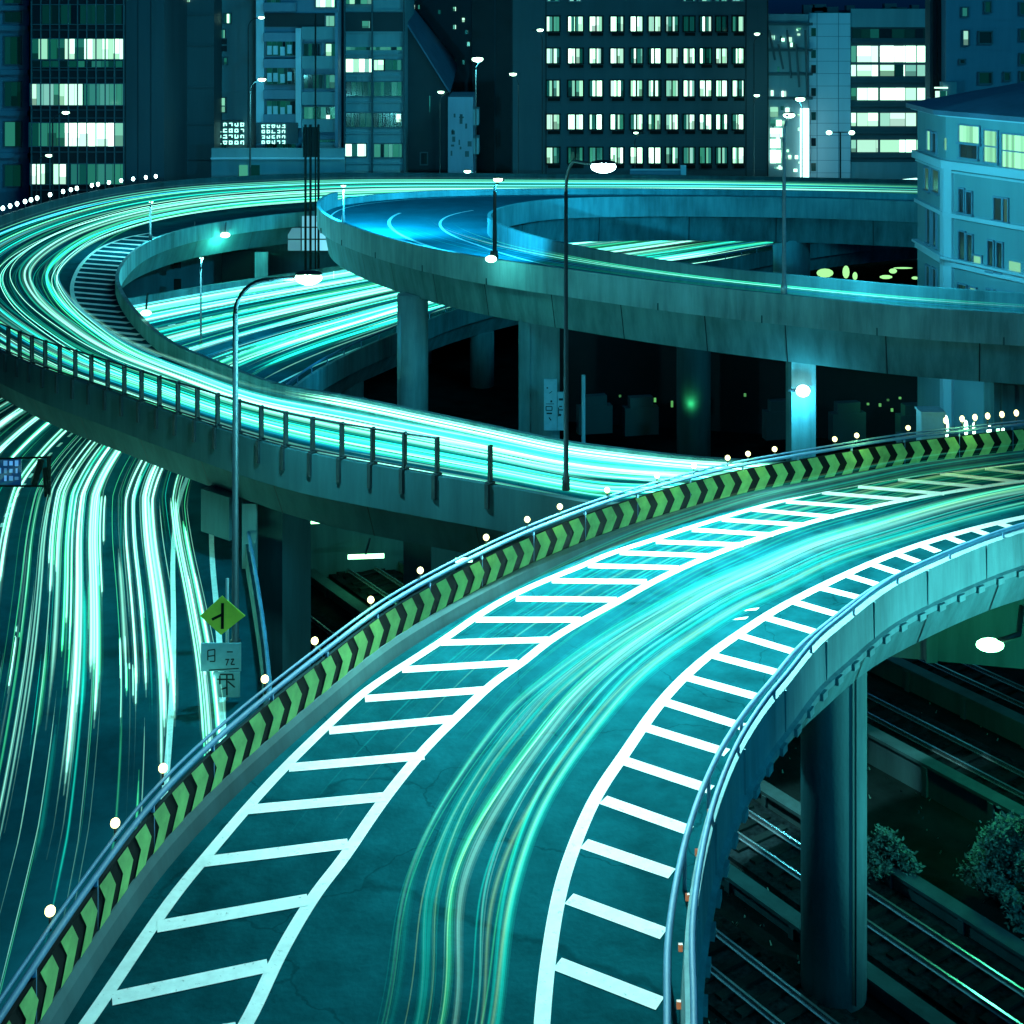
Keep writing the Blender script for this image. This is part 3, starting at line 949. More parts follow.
# tunnel house behind the expressway, under the far part of the loop
tw = thing('portal_building', 'low dark building with a tall black doorway and glazed corner inside the loop road', 'building', (-17, 108, 0))
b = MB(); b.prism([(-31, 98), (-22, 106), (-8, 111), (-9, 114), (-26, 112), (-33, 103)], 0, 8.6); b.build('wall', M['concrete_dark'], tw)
def on_px(x0, x1, y0, y1, d, mname, name, parent, th=0.15, col=None):
    a, c = AT(x0, y1, d), AT(x1, y0, d)
    q = MB(); q.box(((a.x + c.x) / 2, d, (a.z + c.z) / 2), (abs(c.x - a.x), th, abs(c.z - a.z)), col=col)
    return q.build(name, M[mname], parent)
on_px(222, 256, 250, 300, 103.2, 'black', 'doorway', tw)
on_px(255, 268, 252, 290, 103.0, 'concrete_pale', 'door_post', tw)
on_px(174, 181, 262, 268, 100, 'black', 'window', tw); on_px(174, 181, 279, 300, 100, 'black', 'window', tw)
b = MB()
for i in range(3):
    for j in range(3):
        a = AT(288 + 14 * i, 216 + 12 * j, 104); c = AT(300.5 + 14 * i, 226.5 + 12 * j, 104)
        if j == 0 and i < 1: continue
        v = 0.25 + 0.3 * i
        b.box(((a.x + c.x) / 2, 104, (a.z + c.z) / 2), (c.x - a.x, 0.1, a.z - c.z), col=(v * 0.25, v * 0.9, v * 1.15))
b.build('glazed_corner', M['glass'], tw)
b = MB()
for x0, x1 in ((309, 316), (318, 322), (324, 334)):
    a, c = AT(x0, 281, 103), AT(x1, 271, 103)
    b.box(((a.x + c.x) / 2, 103, (a.z + c.z) / 2), (c.x - a.x, 0.1, c.z - a.z), col=(0.9, 1.9, 1.5))
b.build('lit_panel', M['glass'], tw)
for px_, py_, d, pw in ((194, 235, 99, 500), (225, 235, 99, 500), (146, 313, 66.5, 0)):
    p = AT(px_, py_, d)
    t = thing('wall_lamp', {194: 'left one of two lamps under the loop road girder', 225: 'right one of two lamps under the loop road girder', 146: 'small bright lamp beside the inner wall of the loop road'}[px_], 'lamp', p)
    q = MB(); q.ball(p, 0.28 if pw else 0.2, 12, 6, (1.3, 1, 0.7)); q.build('lens', M['lamp'], t, True)
    q = MB(); q.tube([(p.x, p.y, p.z + 0.15), (p.x, p.y + 0.3, p.z + 0.9)], 0.05, 6); q.build('bracket', M['steel_dark'], t)
    if pw: light(p - Vector((0, 0.2, 0.5)), pw, (0.1, 1, 0.7), t)

# bits of light in the dark gap by the right-hand building
gl = thing('underpass_shopfront', 'low dark wall with blurred green lights under the far hairpin branch', 'wall', (24, 96, 0))
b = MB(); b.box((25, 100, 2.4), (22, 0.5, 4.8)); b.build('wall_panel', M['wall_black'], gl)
for x, y, w, h in ((825, 273, 17, 9), (846, 272, 7, 13), (855, 276, 5, 8), (886, 277, 13, 4), (893, 271, 8, 5), (915, 278, 7, 3), (903, 268, 20, 1.5)):
    a = AT(x, y, 99.4)
    q = MB(); q.ball(a, 1.0, 12, 6, (w / 2 / 14.1, 0.15, h / 2 / 14.1)); q.build('lamp_lens', M['lamp_dim'], gl, True)

# dim things in the black space under the hairpin
b = MB()
ug = thing('undercroft_wall', 'black wall with dim green lights in the space beneath the hairpin ramp', 'wall', (12, 82, 0))
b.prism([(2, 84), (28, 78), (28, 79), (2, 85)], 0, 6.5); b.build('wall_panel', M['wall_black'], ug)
rr = random.Random(5)
for x, y, h in ((683, 398, 14), (672, 404, 6), (697, 396, 8), (706, 400, 12), (880, 405, 3), (892, 410, 3), (888, 400, 2), (745, 395, 3), (655, 400, 4), (868, 404, 2), (900, 398, 2), (620, 396, 2)):
    a = AT(x, y, 76.5)
    q = MB(); q.box(a, (0.12, 0.08, h / 18.3)); q.build('dim_lamp', emit('dim_lens', (0.2, 0.8, 0.2), rr.uniform(0.15, 0.6)), ug)
q = MB(); q.tube([(9.6, 74, 0), (9.6, 74, 10.1)], 0.9, 24); q.build('column', M['concrete_dark'], ug, True)
for x_ in (4.5, 7.0, 14.5, 18.0, 21.5):
    q = MB(); q.box((x_, 77 - x_ * .1, 2.2), (1.9, 0.6, 1.5), 0.2); q.box((x_, 77 - x_ * .1, 3.2), (1.3, 0.5, 0.6), 0.2); q.build('stacked_crate', M['wall_dark'], ug)
light(AT(690, 405, 73), 45, (0.1, 1.0, 0.3), ug, 0.3)
light(AT(885, 405, 74), 25, (0.1, 1.0, 0.3), ug, 0.3)
# lamp on the third column
t = thing('wall_lamp', 'bright white lamp on the column under the hairpin ramp', 'lamp', AT(803, 391, 57))
p = AT(803, 391, 57.0)
q = MB(); q.ball(p, 0.24, 12, 8, (1.2, 0.8, 1)); q.build('lens', M['lamp_white'], t, True)
q = MB(); q.tube([(p.x - 0.1, p.y, p.z), (p.x - 0.55, p.y + 0.2, p.z)], 0.07, 6); q.build('bracket', M['steel_dark'], t)
light(p - Vector((0, 0.4, 0.2)), 500, (0.1, 0.75, 1), t)
t = thing('wall_lamp', 'oval lamp fixed on the outer wall of the hairpin ramp', 'lamp', AT(491, 259, 63.5))
p = AT(491, 259, 63.5)
q = MB(); q.ball(p, 0.2, 12, 8, (1.3, 1, .8)); q.build('lens', M['lamp'], t, True)
q = MB(); q.tube([(p.x, p.y, p.z), (p.x, p.y + 0.9, p.z + 0.2)], 0.05, 6); q.build('bracket', M['steel_dark'], t)
light(p - Vector((0, 0.5, 0.2)), 90, (0.1, 0.9, 0.8), t)

# blue cabinet and bright lamps behind the chevron barrier at the right
cb = thing('roadside_cabinet', 'pale blue box behind the chevron barrier at the right edge', 'cabinet', W(930, 452, 9))
p = AT(930, 432, 47)
b = MB(); b.box((p.x, 47, 9.9), (0.75, 0.6, 1.9)); b.box((p.x, 47, 10.9), (0.82, 0.7, 0.08)); b.build('housing', M['sign_blue'], cb)
b = MB(); b.box((p.x + 0.44, 46.85, 9.9), (0.06, 0.08, 1.9)); b.build('post', M['steel_pale'], cb)
rrx = random.Random(8)
for i, (px_, y0, y1) in enumerate(((946, 415, 440), (966, 420, 436), (974, 422, 436), (989, 424, 436), (998, 427, 434), (1003, 427, 435))):
    a = AT(px_, (y0 + y1) / 2, 47.5)
    hgt = (y1 - y0) / 29.5
    t = thing('delineator_lamp', ['pale tall lamp tube beside the blue box', 'second lamp tube right of the blue box', 'third lamp tube, close beside the second', 'fat bright lamp right of the lamp tubes', 'small green lamp near the right edge', 'slim lamp nearest the right edge'][i], 'lamp', (a.x, a.y, 9), 'lamps behind the chevron barrier')
    q = MB(); q.ball(a, 0.5 * hgt, 10, 8, ((0.22, 0.26, 0.24, 0.4, 0.5, 0.4)[i], .3, 1)); q.build('lens', M['lamp'] if i != 4 else M['lamp_soft'], t, True)
    q = MB(); q.tube([(a.x, a.y, 9), (a.x, a.y, a.z - 0.3 * hgt)], 0.03, 6); q.build('post', M['steel_dark'], t)
b = MB()
b.prism([(13.5, 46.4), (30, 44.4), (34, 49), (14, 51)], 8.4, 9.0)
tag(b.build('service_deck', M['concrete_dark']), 'narrow deck carrying the box and lamps behind the barrier', kind='structure')

# ================================================================= RAIL YARD
u = Vector((5.9, -8.5, 0)).normalized(); nn = Vector((-u.y, u.x, 0))
def track(off, label, rails=True):
    c0 = Vector((6.95, 41.2, 0)) + nn * off
    a, c = c0 - u * 45, c0 + u * 30
    t = thing('railway_track', label, 'railway track', (c0.x, c0.y, 0))
    rz = math.atan2(u.y, u.x)
    q = MB(); m_ = (a + c) / 2
    q.box((m_.x, m_.y, 0.06), ((c - a).length, 2.6, 0.12), rz); q.build('ballast_bed', M['ballast'], t)
    q = MB()
    k = 0
    while k < (c - a).length:
        s = a + u * k
        q.box((s.x, s.y, 0.15), (0.24, 2.0, 0.1), rz); k += 0.7
    q.build('sleepers', M['soil'], t)
    for s in (-0.53, 0.53):
        q = MB(); m2 = m_ + nn * s
        q.box((m2.x, m2.y, 0.27), ((c - a).length, 0.07, 0.14), rz); q.box((m2.x, m2.y, 0.20), ((c - a).length, 0.14, 0.02), rz)
        q.build('rail', M['rail'], t)
track(0.0, 'railway track with two bright rails passing behind the round pier')
track(-4.6, 'lower left railway track below the inner curve of the front ramp')
track(8.6, 'railway track between the low walls beyond the bushes')
track(13.5, 'farthest railway track below the abutment wall')
for off, h, lab, nm in ((1.7, 0.35, 'low dark kerb wall directly beyond the bright rails', 0), (6.2, 0.9, 'low concrete wall behind the bushes by the tracks', 1), (11.2, 0.7, 'concrete cable trough wall between the two far tracks', 2), (-2.1, 0.3, 'low kerb between the bright track and the lower left track', 3)):
    c0 = Vector((6.95, 41.2, 0)) + nn * off
    a, c = c0 - u * 45, c0 + u * 30; m_ = (a + c) / 2
    q = MB(); q.box((m_.x, m_.y, h / 2), ((c - a).length, 0.35, h), math.atan2(u.y, u.x)); q.box((m_.x, m_.y, h + 0.05), ((c - a).length, 0.5, 0.1), math.atan2(u.y, u.x))
    k = 1.0
    while k < (c - a).length:
        s = a + u * k - nn * 0.22
        q.box((s.x, s.y, h / 2), (0.18, 0.12, h), math.atan2(u.y, u.x)); k += 2.4
    tag(q.build('low_wall', M['concrete_dark']), lab, 'wall')

def shrub(loc, r, h, n, label, seed):
    q = random.Random(seed)
    t = thing('shrub', label, 'shrub', loc)
    b = MB()
    tips = []
    for k in range(26):
        an = q.uniform(0, 6.28); el = q.uniform(0.15, 1.5)
        d = Vector((math.cos(an) * math.cos(el), math.sin(an) * math.cos(el), math.sin(el) * h / r)) * r * q.uniform(0.6, 1.0)
        mid = Vector(loc) + d * 0.5 + Vector((0, 0, 0.15))
        tip = Vector(loc) + d
        b.tube([loc, mid, tip], [0.05, 0.03, 0.012], 5)
        tips.append(tip); tips.append(mid.lerp(tip, 0.5))
    b.build('branches', M['wood'], t)
    b = MB()
    for k in range(n):
        c = q.choice(tips) + Vector((q.gauss(0, r * 0.085), q.gauss(0, r * 0.085), q.gauss(0, r * 0.07)))
        if c.z < 0.03: continue
        an = q.uniform(0, 6.28); l = q.uniform(0.08, 0.2); w = l * 0.22
        d = Vector((math.cos(an), math.sin(an), q.uniform(-0.5, 0.9))).normalized()
        s_ = d.cross(Vector((q.uniform(-1, 1), q.uniform(-1, 1), 1))).normalized() * w
        b.quad(c, c + d * l * 0.5 + s_, c + d * l, c + d * l * 0.5 - s_)
    b.build('leaves', M['leaf'], t)
shrub(W(1003, 905, 0), 1.55, 2.3, 9000, 'large leafy shrub at the right edge beside the tracks', 1)
shrub(W(885, 880, 0), 1.0, 1.3, 2600, 'thin straggly shrub just right of the round pier', 2)
b = MB(); q = random.Random(4)
for k in range(500):
    px_, py_ = q.uniform(560, 1100), q.uniform(700, 1060)
    p = W(px_, py_, 0)
    l = q.uniform(0.04, 0.11)
    an = q.uniform(0, 6.3)
    d = Vector((math.cos(an) * l * .6, math.sin(an) * l * .6, l))
    s_ = Vector((math.sin(an), -math.cos(an), 0)) * 0.03
    b.quad(p - s_, p + s_, p + d + s_ * .4, p + d - s_ * .4)
tag(b.build('weeds', M['leaf']), 'sparse weeds and litter on the dark soil by the tracks', kind='stuff')

# ================================================================= STREET LAMPS
def street_lamp(label, base, height, arm, lens='lamp', power=0, col=(0.15, 0.9, 1.0), r=0.075, head=0.32, mt='steel_dark', cat='street lamp', group=None, spot=None, drop=0.0, aim=None):
    """arm: (dx, dy) of a curved arm at the top"""
    t = thing('street_lamp', label, cat, base, group)
    x, y, z = base
    zt = z + height
    bend = min(1.0, height * 0.12)
    q = MB(); q.tube([(x, y, z), (x, y, z + 0.4), (x, y, z + 0.41), (x, y, zt - bend)], [r * 1.7, r * 1.6, r * 1.1, r * 0.8], 10)
    q.build('pole', M[mt], t, True)
    L = math.hypot(*arm)
    hx, hy = x + arm[0], y + arm[1]
    if L > 0:
        ux, uy = arm[0] / L, arm[1] / L
        pts = []
        for k in range(9):
            a = math.pi / 2 * k / 8
            pts.append((x + ux * bend * (1 - math.cos(a)), y + uy * bend * (1 - math.cos(a)), zt - bend + bend * math.sin(a)))
        pts.append((hx - ux * head, hy - uy * head, zt + 0.03 * L))
        q = MB(); q.tube(pts, r * 0.7, 8); q.build('arm', M[mt], t, True)
    hz = zt + 0.03 * L - drop
    q = MB(); q.ball((hx, hy, hz + head * 0.30), head, 12, 6, (1.0, 0.6, 0.22)); h = q.build('lamp_head', M['steel_dark'], t, True)
    q = MB(); q.ball((hx, hy, hz), head * 0.98, 14, 8, (1.0, 0.8, 0.50)); q.build('lens', M[lens], t, True)
    if power: light((hx, hy, hz - head * 0.9), power, col, t, 0.25, spot, aim)
    return t
street_lamp('tall lamp post with curved arm standing in front of the left loop road', (-8.3, 42, 5.0), 11.2, (2.2, 0), power=4500, r=0.10, head=0.42)
street_lamp('brightest lamp, on a tall slim post rising from the end of the loop road', (1.62, 42.0, 9.9), 9.95, (0.9, -3.4), power=50000, spot=128, aim=(6.0, 30.5, 10), col=(0.42, 1.0, 0.96), r=0.07, head=0.36, lens='lamp_white')
street_lamp('dark lamp post on the outer wall of the hairpin ramp', (-0.8, 64.9, 12.9), 3.7, (0.15, 0), power=26000, spot=100, aim=(-7, 82, 12), col=(0.02, 0.62, 1.0), r=0.09, head=0.24)
street_lamp('pale tall post near the right end of the hairpin ramp', (11.0, 56.6, 12.9), 7.2, (0.3, 0.5), power=6500, spot=140, aim=(23, 60, 15), col=(0.06, 0.75, 1.0), r=0.08, head=0.25, mt='steel_pale')
street_lamp('short post at the left tip of the hairpin ramp', (-9.2, 76.4, 12.95), 2.0, (0.0, 0.0), power=22000, spot=150, aim=(-5, 88, 12), col=(0.02, 0.62, 1.0), r=0.06, head=0.14, mt='steel_pale')
street_lamp('dark post on the inner wall of the loop road', (-23.4, 90.6, 9.7), 2.5, (0.0, 0.2), power=2200, r=0.07, head=0.14, lens='lamp_soft')
street_lamp('thin post rising from the expressway inside the loop', (-18.0, 81, 5.0), 5.2, (0.0, 0.2), power=2000, r=0.06, head=0.12, lens='lamp_soft')
street_lamp('lamp on a post in front of the teal building, upper left', (-24.5, 131, 0), 18.4, (1.1, 0), r=0.09, head=0.40, power=900)
street_lamp('higher lamp on a thin post above the teal building', (-26, 138, 0), 24.2, (1.3, 0), r=0.07, head=0.32)
street_lamp('lamp post in front of the far left building', (-42, 128, 0), 15.5, (1.2, 0), r=0.09, head=0.35)
street_lamp('low lamp at the far left building, next to the lit windows', (-44.5, 131, 0), 11.3, (1.2, 0), r=0.07, head=0.35)
street_lamp('left one of three hanging lamps in the dark gap', (-6.9, 134, 0), 17.1, (0.1, 0), r=0.06, head=0.32)
street_lamp('brightest of three lamps in the dark gap', (-3.4, 132, 0), 20.3, (0.15, 0), r=0.06, head=0.55, power=900)
street_lamp('right one of three lamps in the dark gap', (0.6, 134, 0), 18.8, (-0.5, 0), r=0.06, head=0.36)
street_lamp('low lamp with an angled arm behind the hairpin ramp', (-3.0, 132, 0), 9.7, (-1.2, 0), r=0.07, head=0.35, power=600)
street_lamp('low upright lamp right beside the dark gap', (-1.4, 131, 0), 9.4, (0.1, 0), r=0.07, head=0.28)
street_lamp('reflection at the right side of the big office block, made as a hanging lamp', (24.2, 140, 0), 22.6, (0.3, 0), r=0.06, head=0.3)  # a reflection on the facade, added here as a glowing lamp
street_lamp('lower reflection at the right side of the big office block, made as a lamp', (24.0, 139, 0), 16.5, (0.3, 0), r=0.06, head=0.3)  # second facade reflection, its glow put into an added lamp
street_lamp('small reflection among the office block windows, made as a lamp', (12.2, 139, 0), 12.8, (0.1, 0), r=0.06, head=0.25)  # window-front reflection imitated by an added lamp and post
street_lamp('reflection at the left edge of the office block top row, made as a lamp', (3.0, 139, 0), 23.0, (-0.2, 0), r=0.06, head=0.34)  # no lamp stands here: a facade reflection given an emitting lens
street_lamp('big round reflection above the white light column, made as a lamp', (28.6, 138, 0), 16.2, (-0.2, 0), r=0.07, head=0.5, power=1500)  # bright facade reflection, added as a lamp with its own light
street_lamp('added lamp on an unseen post beyond the right edge, lighting pier and girder', (21.5, 29.5, 0), 8.6, (-1.2, 0), power=9000, spot=76, aim=(8.6, 35, 7.6), col=(0.18, 0.9, 0.84), r=0.08, head=0.3)  # out-of-frame lamp, added to account for the lit pier and girder faces
# twin-arm lamp
t = thing('street_lamp', 'twin-headed lamp in front of the pale stair tower', 'street lamp', (31.5, 136, 0), None)
q = MB(); q.tube([(31.9, 136, 0), (31.9, 136, 13.1)], 0.08, 8); q.build('pole', M['steel_dark'], t)
q = MB(); q.tube([(30.9, 136, 13.1), (33, 136, 13.1)], 0.05, 8); q.build('arm', M['steel_dark'], t)
for x in (30.8, 33.0):
    q = MB(); q.ball((x, 136, 13.05), 0.3, 12, 6, (1, 0.6, 0.7)); q.build('lens', M['lamp'], t, True)
# row of little lamps on the outer wall of the loop road, far left
op = [p + n * 0.1 for p, n in zip(R2.A, R2.nA)]
op = resample(op[30:75], 0.05)
src = None
par = thing('lamp_row', 'row of small white marker lamps on the far outer wall of the loop road', 'marker lamps', (-35, 105, 9.95))
for px_ in (3, 10, 17, 25, 31, 37, 50, 63, 71, 77, 92, 98, 109, 121, 133, 146, 156):
    cands = [p for p in op if p.y > 84]
    p = by_px(cands, px_)
    if src is None:
        q = MB(); q.ball((0, 0, 0.5), 0.14, 8, 5, (1, 1, 1.2)); q.tube([(0, 0, 0), (0, 0, 0.4)], 0.03, 5, mi=1)
        src = q.build('marker_lamp', [M['lamp_white'], M['steel_dark']], par, True); o = src
    else:
        o = src.copy(); C.objects.link(o); o.parent = par
    o.location = Vector((p.x, p.y, 9.95)) - par.location
# dark mast cluster
mast = thing('mast_cluster', 'four tall black masts close together where loop road and hairpin meet', 'mast', (-15, 104, 0))
for px_ in (305.5, 310.5, 315.5, 318.5):
    a = AT(px_, 205, 103.2)
    q = MB(); q.tube([(a.x, 103.2, 0), (a.x, 103.2, 16.3 if px_ != 315.5 else 24.5)], 0.09 if px_ != 315.5 else 0.06, 8); q.build('mast_pole', M['black'], mast)
a = AT(311, 142, 103.4); q = MB(); q.box((a.x, 103.4, a.z), (1.15, 0.3, 2.2)); q.build('equipment_box', M['black'], mast)

# ================================================================= SIGNS
sg = thing('road_sign', 'yellow diamond sign with black merging arrow over two pale blue plates', 'road sign', (-8.1, 39.2, 5))
D = 39.0
def dpt(px_, py_, o=0): 
    a = AT(px_, py_, D); return Vector((a.x, a.y - o, a.z))
q = MB(); q.tube([(-7.95, 39.1, 5), (-7.95, 39.1, 8.4)], 0.045, 8); q.build('post', M['steel_pale'], sg, True)
q = MB()
c4 = [dpt(222, 596), dpt(245, 616), dpt(221, 635), dpt(200, 616)]
bk = [v + Vector((0, 0.04, 0)) for v in c4]
q.quad(*c4); q.quad(*bk[::-1])
for i in range(4): q.quad(c4[i], bk[i], bk[(i + 1) % 4], c4[(i + 1) % 4])
plate = q.build('diamond_plate', M['sign_yellow'], sg)
q = MB()
def stroke(q, a, c, w, o=0.006, mi=0, dd=None):
    a = dpt(*a, o); c = dpt(*c, o)
    d = c - a; n = Vector((-d.z, 0, d.x)).normalized() * (w / 2)
    q.quad(a - n, c - n, c + n, a + n, mi)
stroke(q, (222.6, 603), (222.4, 629), 0.085); stroke(q, (212, 619.5), (222, 614.5), 0.075)
q.build('merging_arrow', M['black'], sg)
q = MB(); a, c = AT(201, 671, D), AT(241, 643, D)
q.box(((a.x + c.x) / 2, D, (a.z + c.z) / 2), (c.x - a.x, 0.04, c.z - a.z)); q.build('upper_plate', M['sign_blue'], sg)
q = MB(); a, c = AT(213, 697, D), AT(240, 672, D)
q.box(((a.x + c.x) / 2, D, (a.z + c.z) / 2), (c.x - a.x, 0.04, c.z - a.z)); q.build('lower_plate', M['sign_blue'], sg)
q = MB()
for a, c in (((208, 650), (215, 649)), ((208, 650), (208, 660)), ((215, 649), (215, 661)), ((208, 656), (215, 655)), ((210, 661), (215, 661)), ((227, 651.5), (233, 651.5)),
             ((225.5, 659), (229.5, 659)), ((228.5, 659), (226.5, 665)), ((231, 659), (234, 658.5)), ((234, 658.5), (231, 664)), ((231, 664), (235, 664)), ((209, 669.8), (239, 668))):
    stroke(q, a, c, 0.035, 0.026)
for a, c in (((220, 675), (220, 684)), ((217, 679), (235, 679)), ((227, 674), (227, 695)), ((220, 674), (233, 674)), ((233, 674), (233, 680)), ((228, 681), (235, 687)), ((221, 689), (227, 687))):
    stroke(q, a, c, 0.045, 0.026)
q.build('lettering', M['steel_dark'], sg)
# gore sign, left edge
gs = thing('gantry_sign', 'dark framed sign with blue panels at the left edge over the expressway', 'road sign', AT(44, 505, 54))
D = 54
q = MB(); a = AT(49, 505, D); q.tube([(a.x, D, 5), (a.x, D, AT(49, 457, D).z)], 0.08, 8); q.build('post', M['black'], gs)
q = MB(); a, c = AT(-40, 460, D), AT(52, 457, D); q.tube([a, c], 0.04, 6); a, c = AT(-40, 486, D), AT(45, 486, D); q.tube([a, c], 0.04, 6)
q.tube([AT(34, 484, D), AT(41, 460, D)], 0.13, 6); q.tube([AT(45, 468, D), AT(47, 496, D)], 0.11, 6)
q.build('frame', M['black'], gs)
q = MB(); rr = random.Random(2)
a, c = AT(-35, 485, D), AT(21, 459, D); q.box(((a.x + c.x) / 2, D + 0.03, (a.z + c.z) / 2), (c.x - a.x, 0.05, c.z - a.z), col=(0.0, 0.015, 0.08))
for i in range(9):
    for j in range(3):
        if rr.random() < 0.75:
            v = rr.uniform(0.15, 0.6)
            a = AT(-30 + i * 5.6, 463 + j * 7.5, D); q.box((a.x + 0.08, D - 0.03, a.z), (rr.uniform(0.06, 0.15), 0.03, rr.uniform(0.1, 0.22)), col=(v * 0.15, v * 0.6, v * 1.3))
q.build('sign_panel', M['glass'], gs)
# notice boxes at the square column
nb = thing('notice_board', 'pale blue notice boards with dark lettering at the foot of the square column', 'sign', (3.0, 63.9, 0))
D = 63.6
for x0, x1, y0, y1 in ((544, 557, 379, 430), (557.5, 566, 392, 430)):
    a, c = AT(x0, y1, D), AT(x1, y0, D); q = MB(); q.box(((a.x + c.x) / 2, D, (a.z + c.z) / 2), (c.x - a.x, 0.12, c.z - a.z)); q.build('board', M['sign_blue'], nb)
q = MB()
for a, c, w in (((546.5, 387.5), (548, 387.5), .07), ((549, 393), (552, 391), .03), ((551, 400), (551.5, 402), .08), ((546, 403.5), (554, 403.5), .03), ((546, 406), (552, 406), .04), ((546, 410), (552, 410), .04), ((546, 406), (546, 410), .04), ((552, 406), (552, 410), .04), ((546.5, 413), (552, 413), .07), ((549, 417), (551, 420), .05),
                ((559, 399), (563, 399), .1), ((559, 406), (562, 406), .05), ((559, 409.5), (563, 409.5), .05), ((559, 414), (561, 415), .1), ((558.5, 407), (558.5, 416), .04)):
    stroke(q, a, c, w, 0.07)
q.build('lettering', M['steel_dark'], nb)
q = MB(); q.tube([(3.25, 63.7, 0), (3.25, 63.7, AT(567, 375, 63.7).z)], 0.09, 8); q.build('post', M['sign_blue'], nb)

# ================================================================= BUILDINGS
br = random.Random(21)
LW = (0.62, 1.0, 0.84)
def strips(b, x0, x1, z0, z1, y, th, lit, r, sw=0.45, warm=LW, gap=0.05):
    """glass pane made of vertical strips: curtains, blinds, room behind"""
    x = x0
    while x < x1 - 0.05:
        w = min(r.uniform(0.6, 1.3) * sw, x1 - x)
        k = r.random()
        v = lit * (r.uniform(1.3, 2.4) if k < 0.55 else r.uniform(0.35, 0.9) if k < 0.82 else r.uniform(0.02, 0.15))
        g = r.uniform(0.0, 0.35)
        col = (warm[0] * v * (1 - g) * min(1, v), warm[1] * v, warm[2] * v * (1 - g * 0.8))
        if r.random() < 0.35 and lit > 0.3:
            zc = z0 + (z1 - z0) * r.uniform(0.25, 0.6)
            v2 = r.uniform(0.25, 0.7)
            b.box((x + w / 2, y, (z0 + zc) / 2), (w - gap, th, zc - z0), col=tuple(c * v2 for c in col))
            b.box((x + w / 2, y, (z1 + zc) / 2), (w - gap, th, z1 - zc), col=col)
        else:
            b.box((x + w / 2, y, (z0 + z1) / 2), (w - gap, th, z1 - z0), col=col)
        x += w

def px_x(px, d): return (px - 512) / FP * d
def px_z(py, d): return CH - (py - YH) * d / FP

def block(t, x0, x1, d, ztop, m, depth=14, name='wall', z0=0.0):
    a, c = px_x(x0, d), px_x(x1, d)
    q = MB(); q.box(((a + c) / 2, d + depth / 2, (z0 + ztop) / 2), (c - a, depth, ztop - z0))
    return q.build(name, M[m], t)

def window(t, x0, x1, y0, y1, d, lit, r, name='window', sw=0.4, frame=True, fw=0.12, th=0.08):
    a, c, z0, z1 = px_x(x0, d), px_x(x1, d), px_z(y1, d), px_z(y0, d)
    q = MB()
    strips(q, a, c, z0, z1, d - 0.03, th, lit, r, sw)
    w = q.build(name, M['glass'], t)
    if frame:
        q = MB()
        for zz in (z0 - fw / 2, z1 + fw / 2): q.box(((a + c) / 2, d - 0.08, zz), (c - a + 2 * fw, 0.25, fw))
        for xx in (a - fw / 2, c + fw / 2): q.box((xx, d - 0.07, (z0 + z1) / 2), (fw, 0.2, z1 - z0))
        q.build('frame', M['frame'], w)
    return w

def ledges(t, x0, x1, ys, d, m='concrete_dark', h=0.25, o=0.25, name='floor_ledge'):
    a, c = px_x(x0, d), px_x(x1, d)
    for y in ys:
        q = MB(); q.box(((a + c) / 2, d - o / 2 + 0.02, px_z(y, d)), (c - a, o, h))
        q.build(name, M[m], t)
def mullions(t, xs, y0, y1, d, m='frame', w=0.1, o=0.16, name='mullion'):
    for x in xs:
        q = MB(); q.box((px_x(x, d), d - o / 2, (px_z(y0, d) + px_z(y1, d)) / 2), (w, o, abs(px_z(y0, d) - px_z(y1, d))))
        q.build(name, M[m], t)

# 1 far left grey tower
d = 140
t = thing('tower_block', 'grey-blue tower at the far left edge with small deep windows', 'building', (px_x(10, d), d, 0))
block(t, -40, 29, d, 44, 'wall_blue')
for y0, y1, lit in ((12, 22, 0.02), (37, 64, 0.02), (82, 106, 0.4), (122, 146, 0.3), (165, 186, 0.02), (-8, 3, 0.02)):
    window(t, 5, 21, y0, y1, d, lit, br, sw=0.9)
ledges(t, -40, 29, (8, 28, 72, 113, 155), d, 'wall_blue', 0.5, 0.5)
# 2 dark curtain wall office
d = 136
t = thing('office_building', 'dark glass office building with four bright window bands, upper left', 'building', (px_x(80, d), d, 0))
block(t, 31, 125, d, 44, 'wall_black')
block(t, 125, 164, d + 0.3, 44, 'wall_dark', name='side_wall')
window(t, 32, 124, 39, 59, d, 1.5, br, 'window_band', 0.75, fw=0.08)
window(t, 31, 83, 84, 105, d, 0.75, br, 'window_band', 0.8, fw=0.08)
window(t, 84, 124, 84, 105, d, 0.16, br, 'window_band', 0.8, fw=0.08)
window(t, 30, 124, 123, 146, d, 1.7, br, 'window_band', 0.8, fw=0.08)
window(t, 31, 70, 164, 184, d, 1.1, br, 'window_band', 0.6, fw=0.08)
window(t, 71, 124, 164, 184, d, 0.10, br, 'window_band', 0.8, fw=0.08)
window(t, 32, 124, 5, 24, d, 0.015, br, 'window_band', 0.8, fw=0.08)
window(t, 32, 124, 61, 67, d, 0.07, br, 'window_band', 0.9, fw=0.05)
mullions(t, [32 + 9.2 * i for i in range(11)], -30, 215, d, 'frame', 0.09, 0.22)
ledges(t, 31, 125, (30, 70, 78, 110, 118, 152, 190), d, 'wall_dark', 0.12, 0.18)
mullions(t, (138, 151), -30, 200, d + 0.3, 'wall_black', 0.05, 0.05, 'panel_joint')
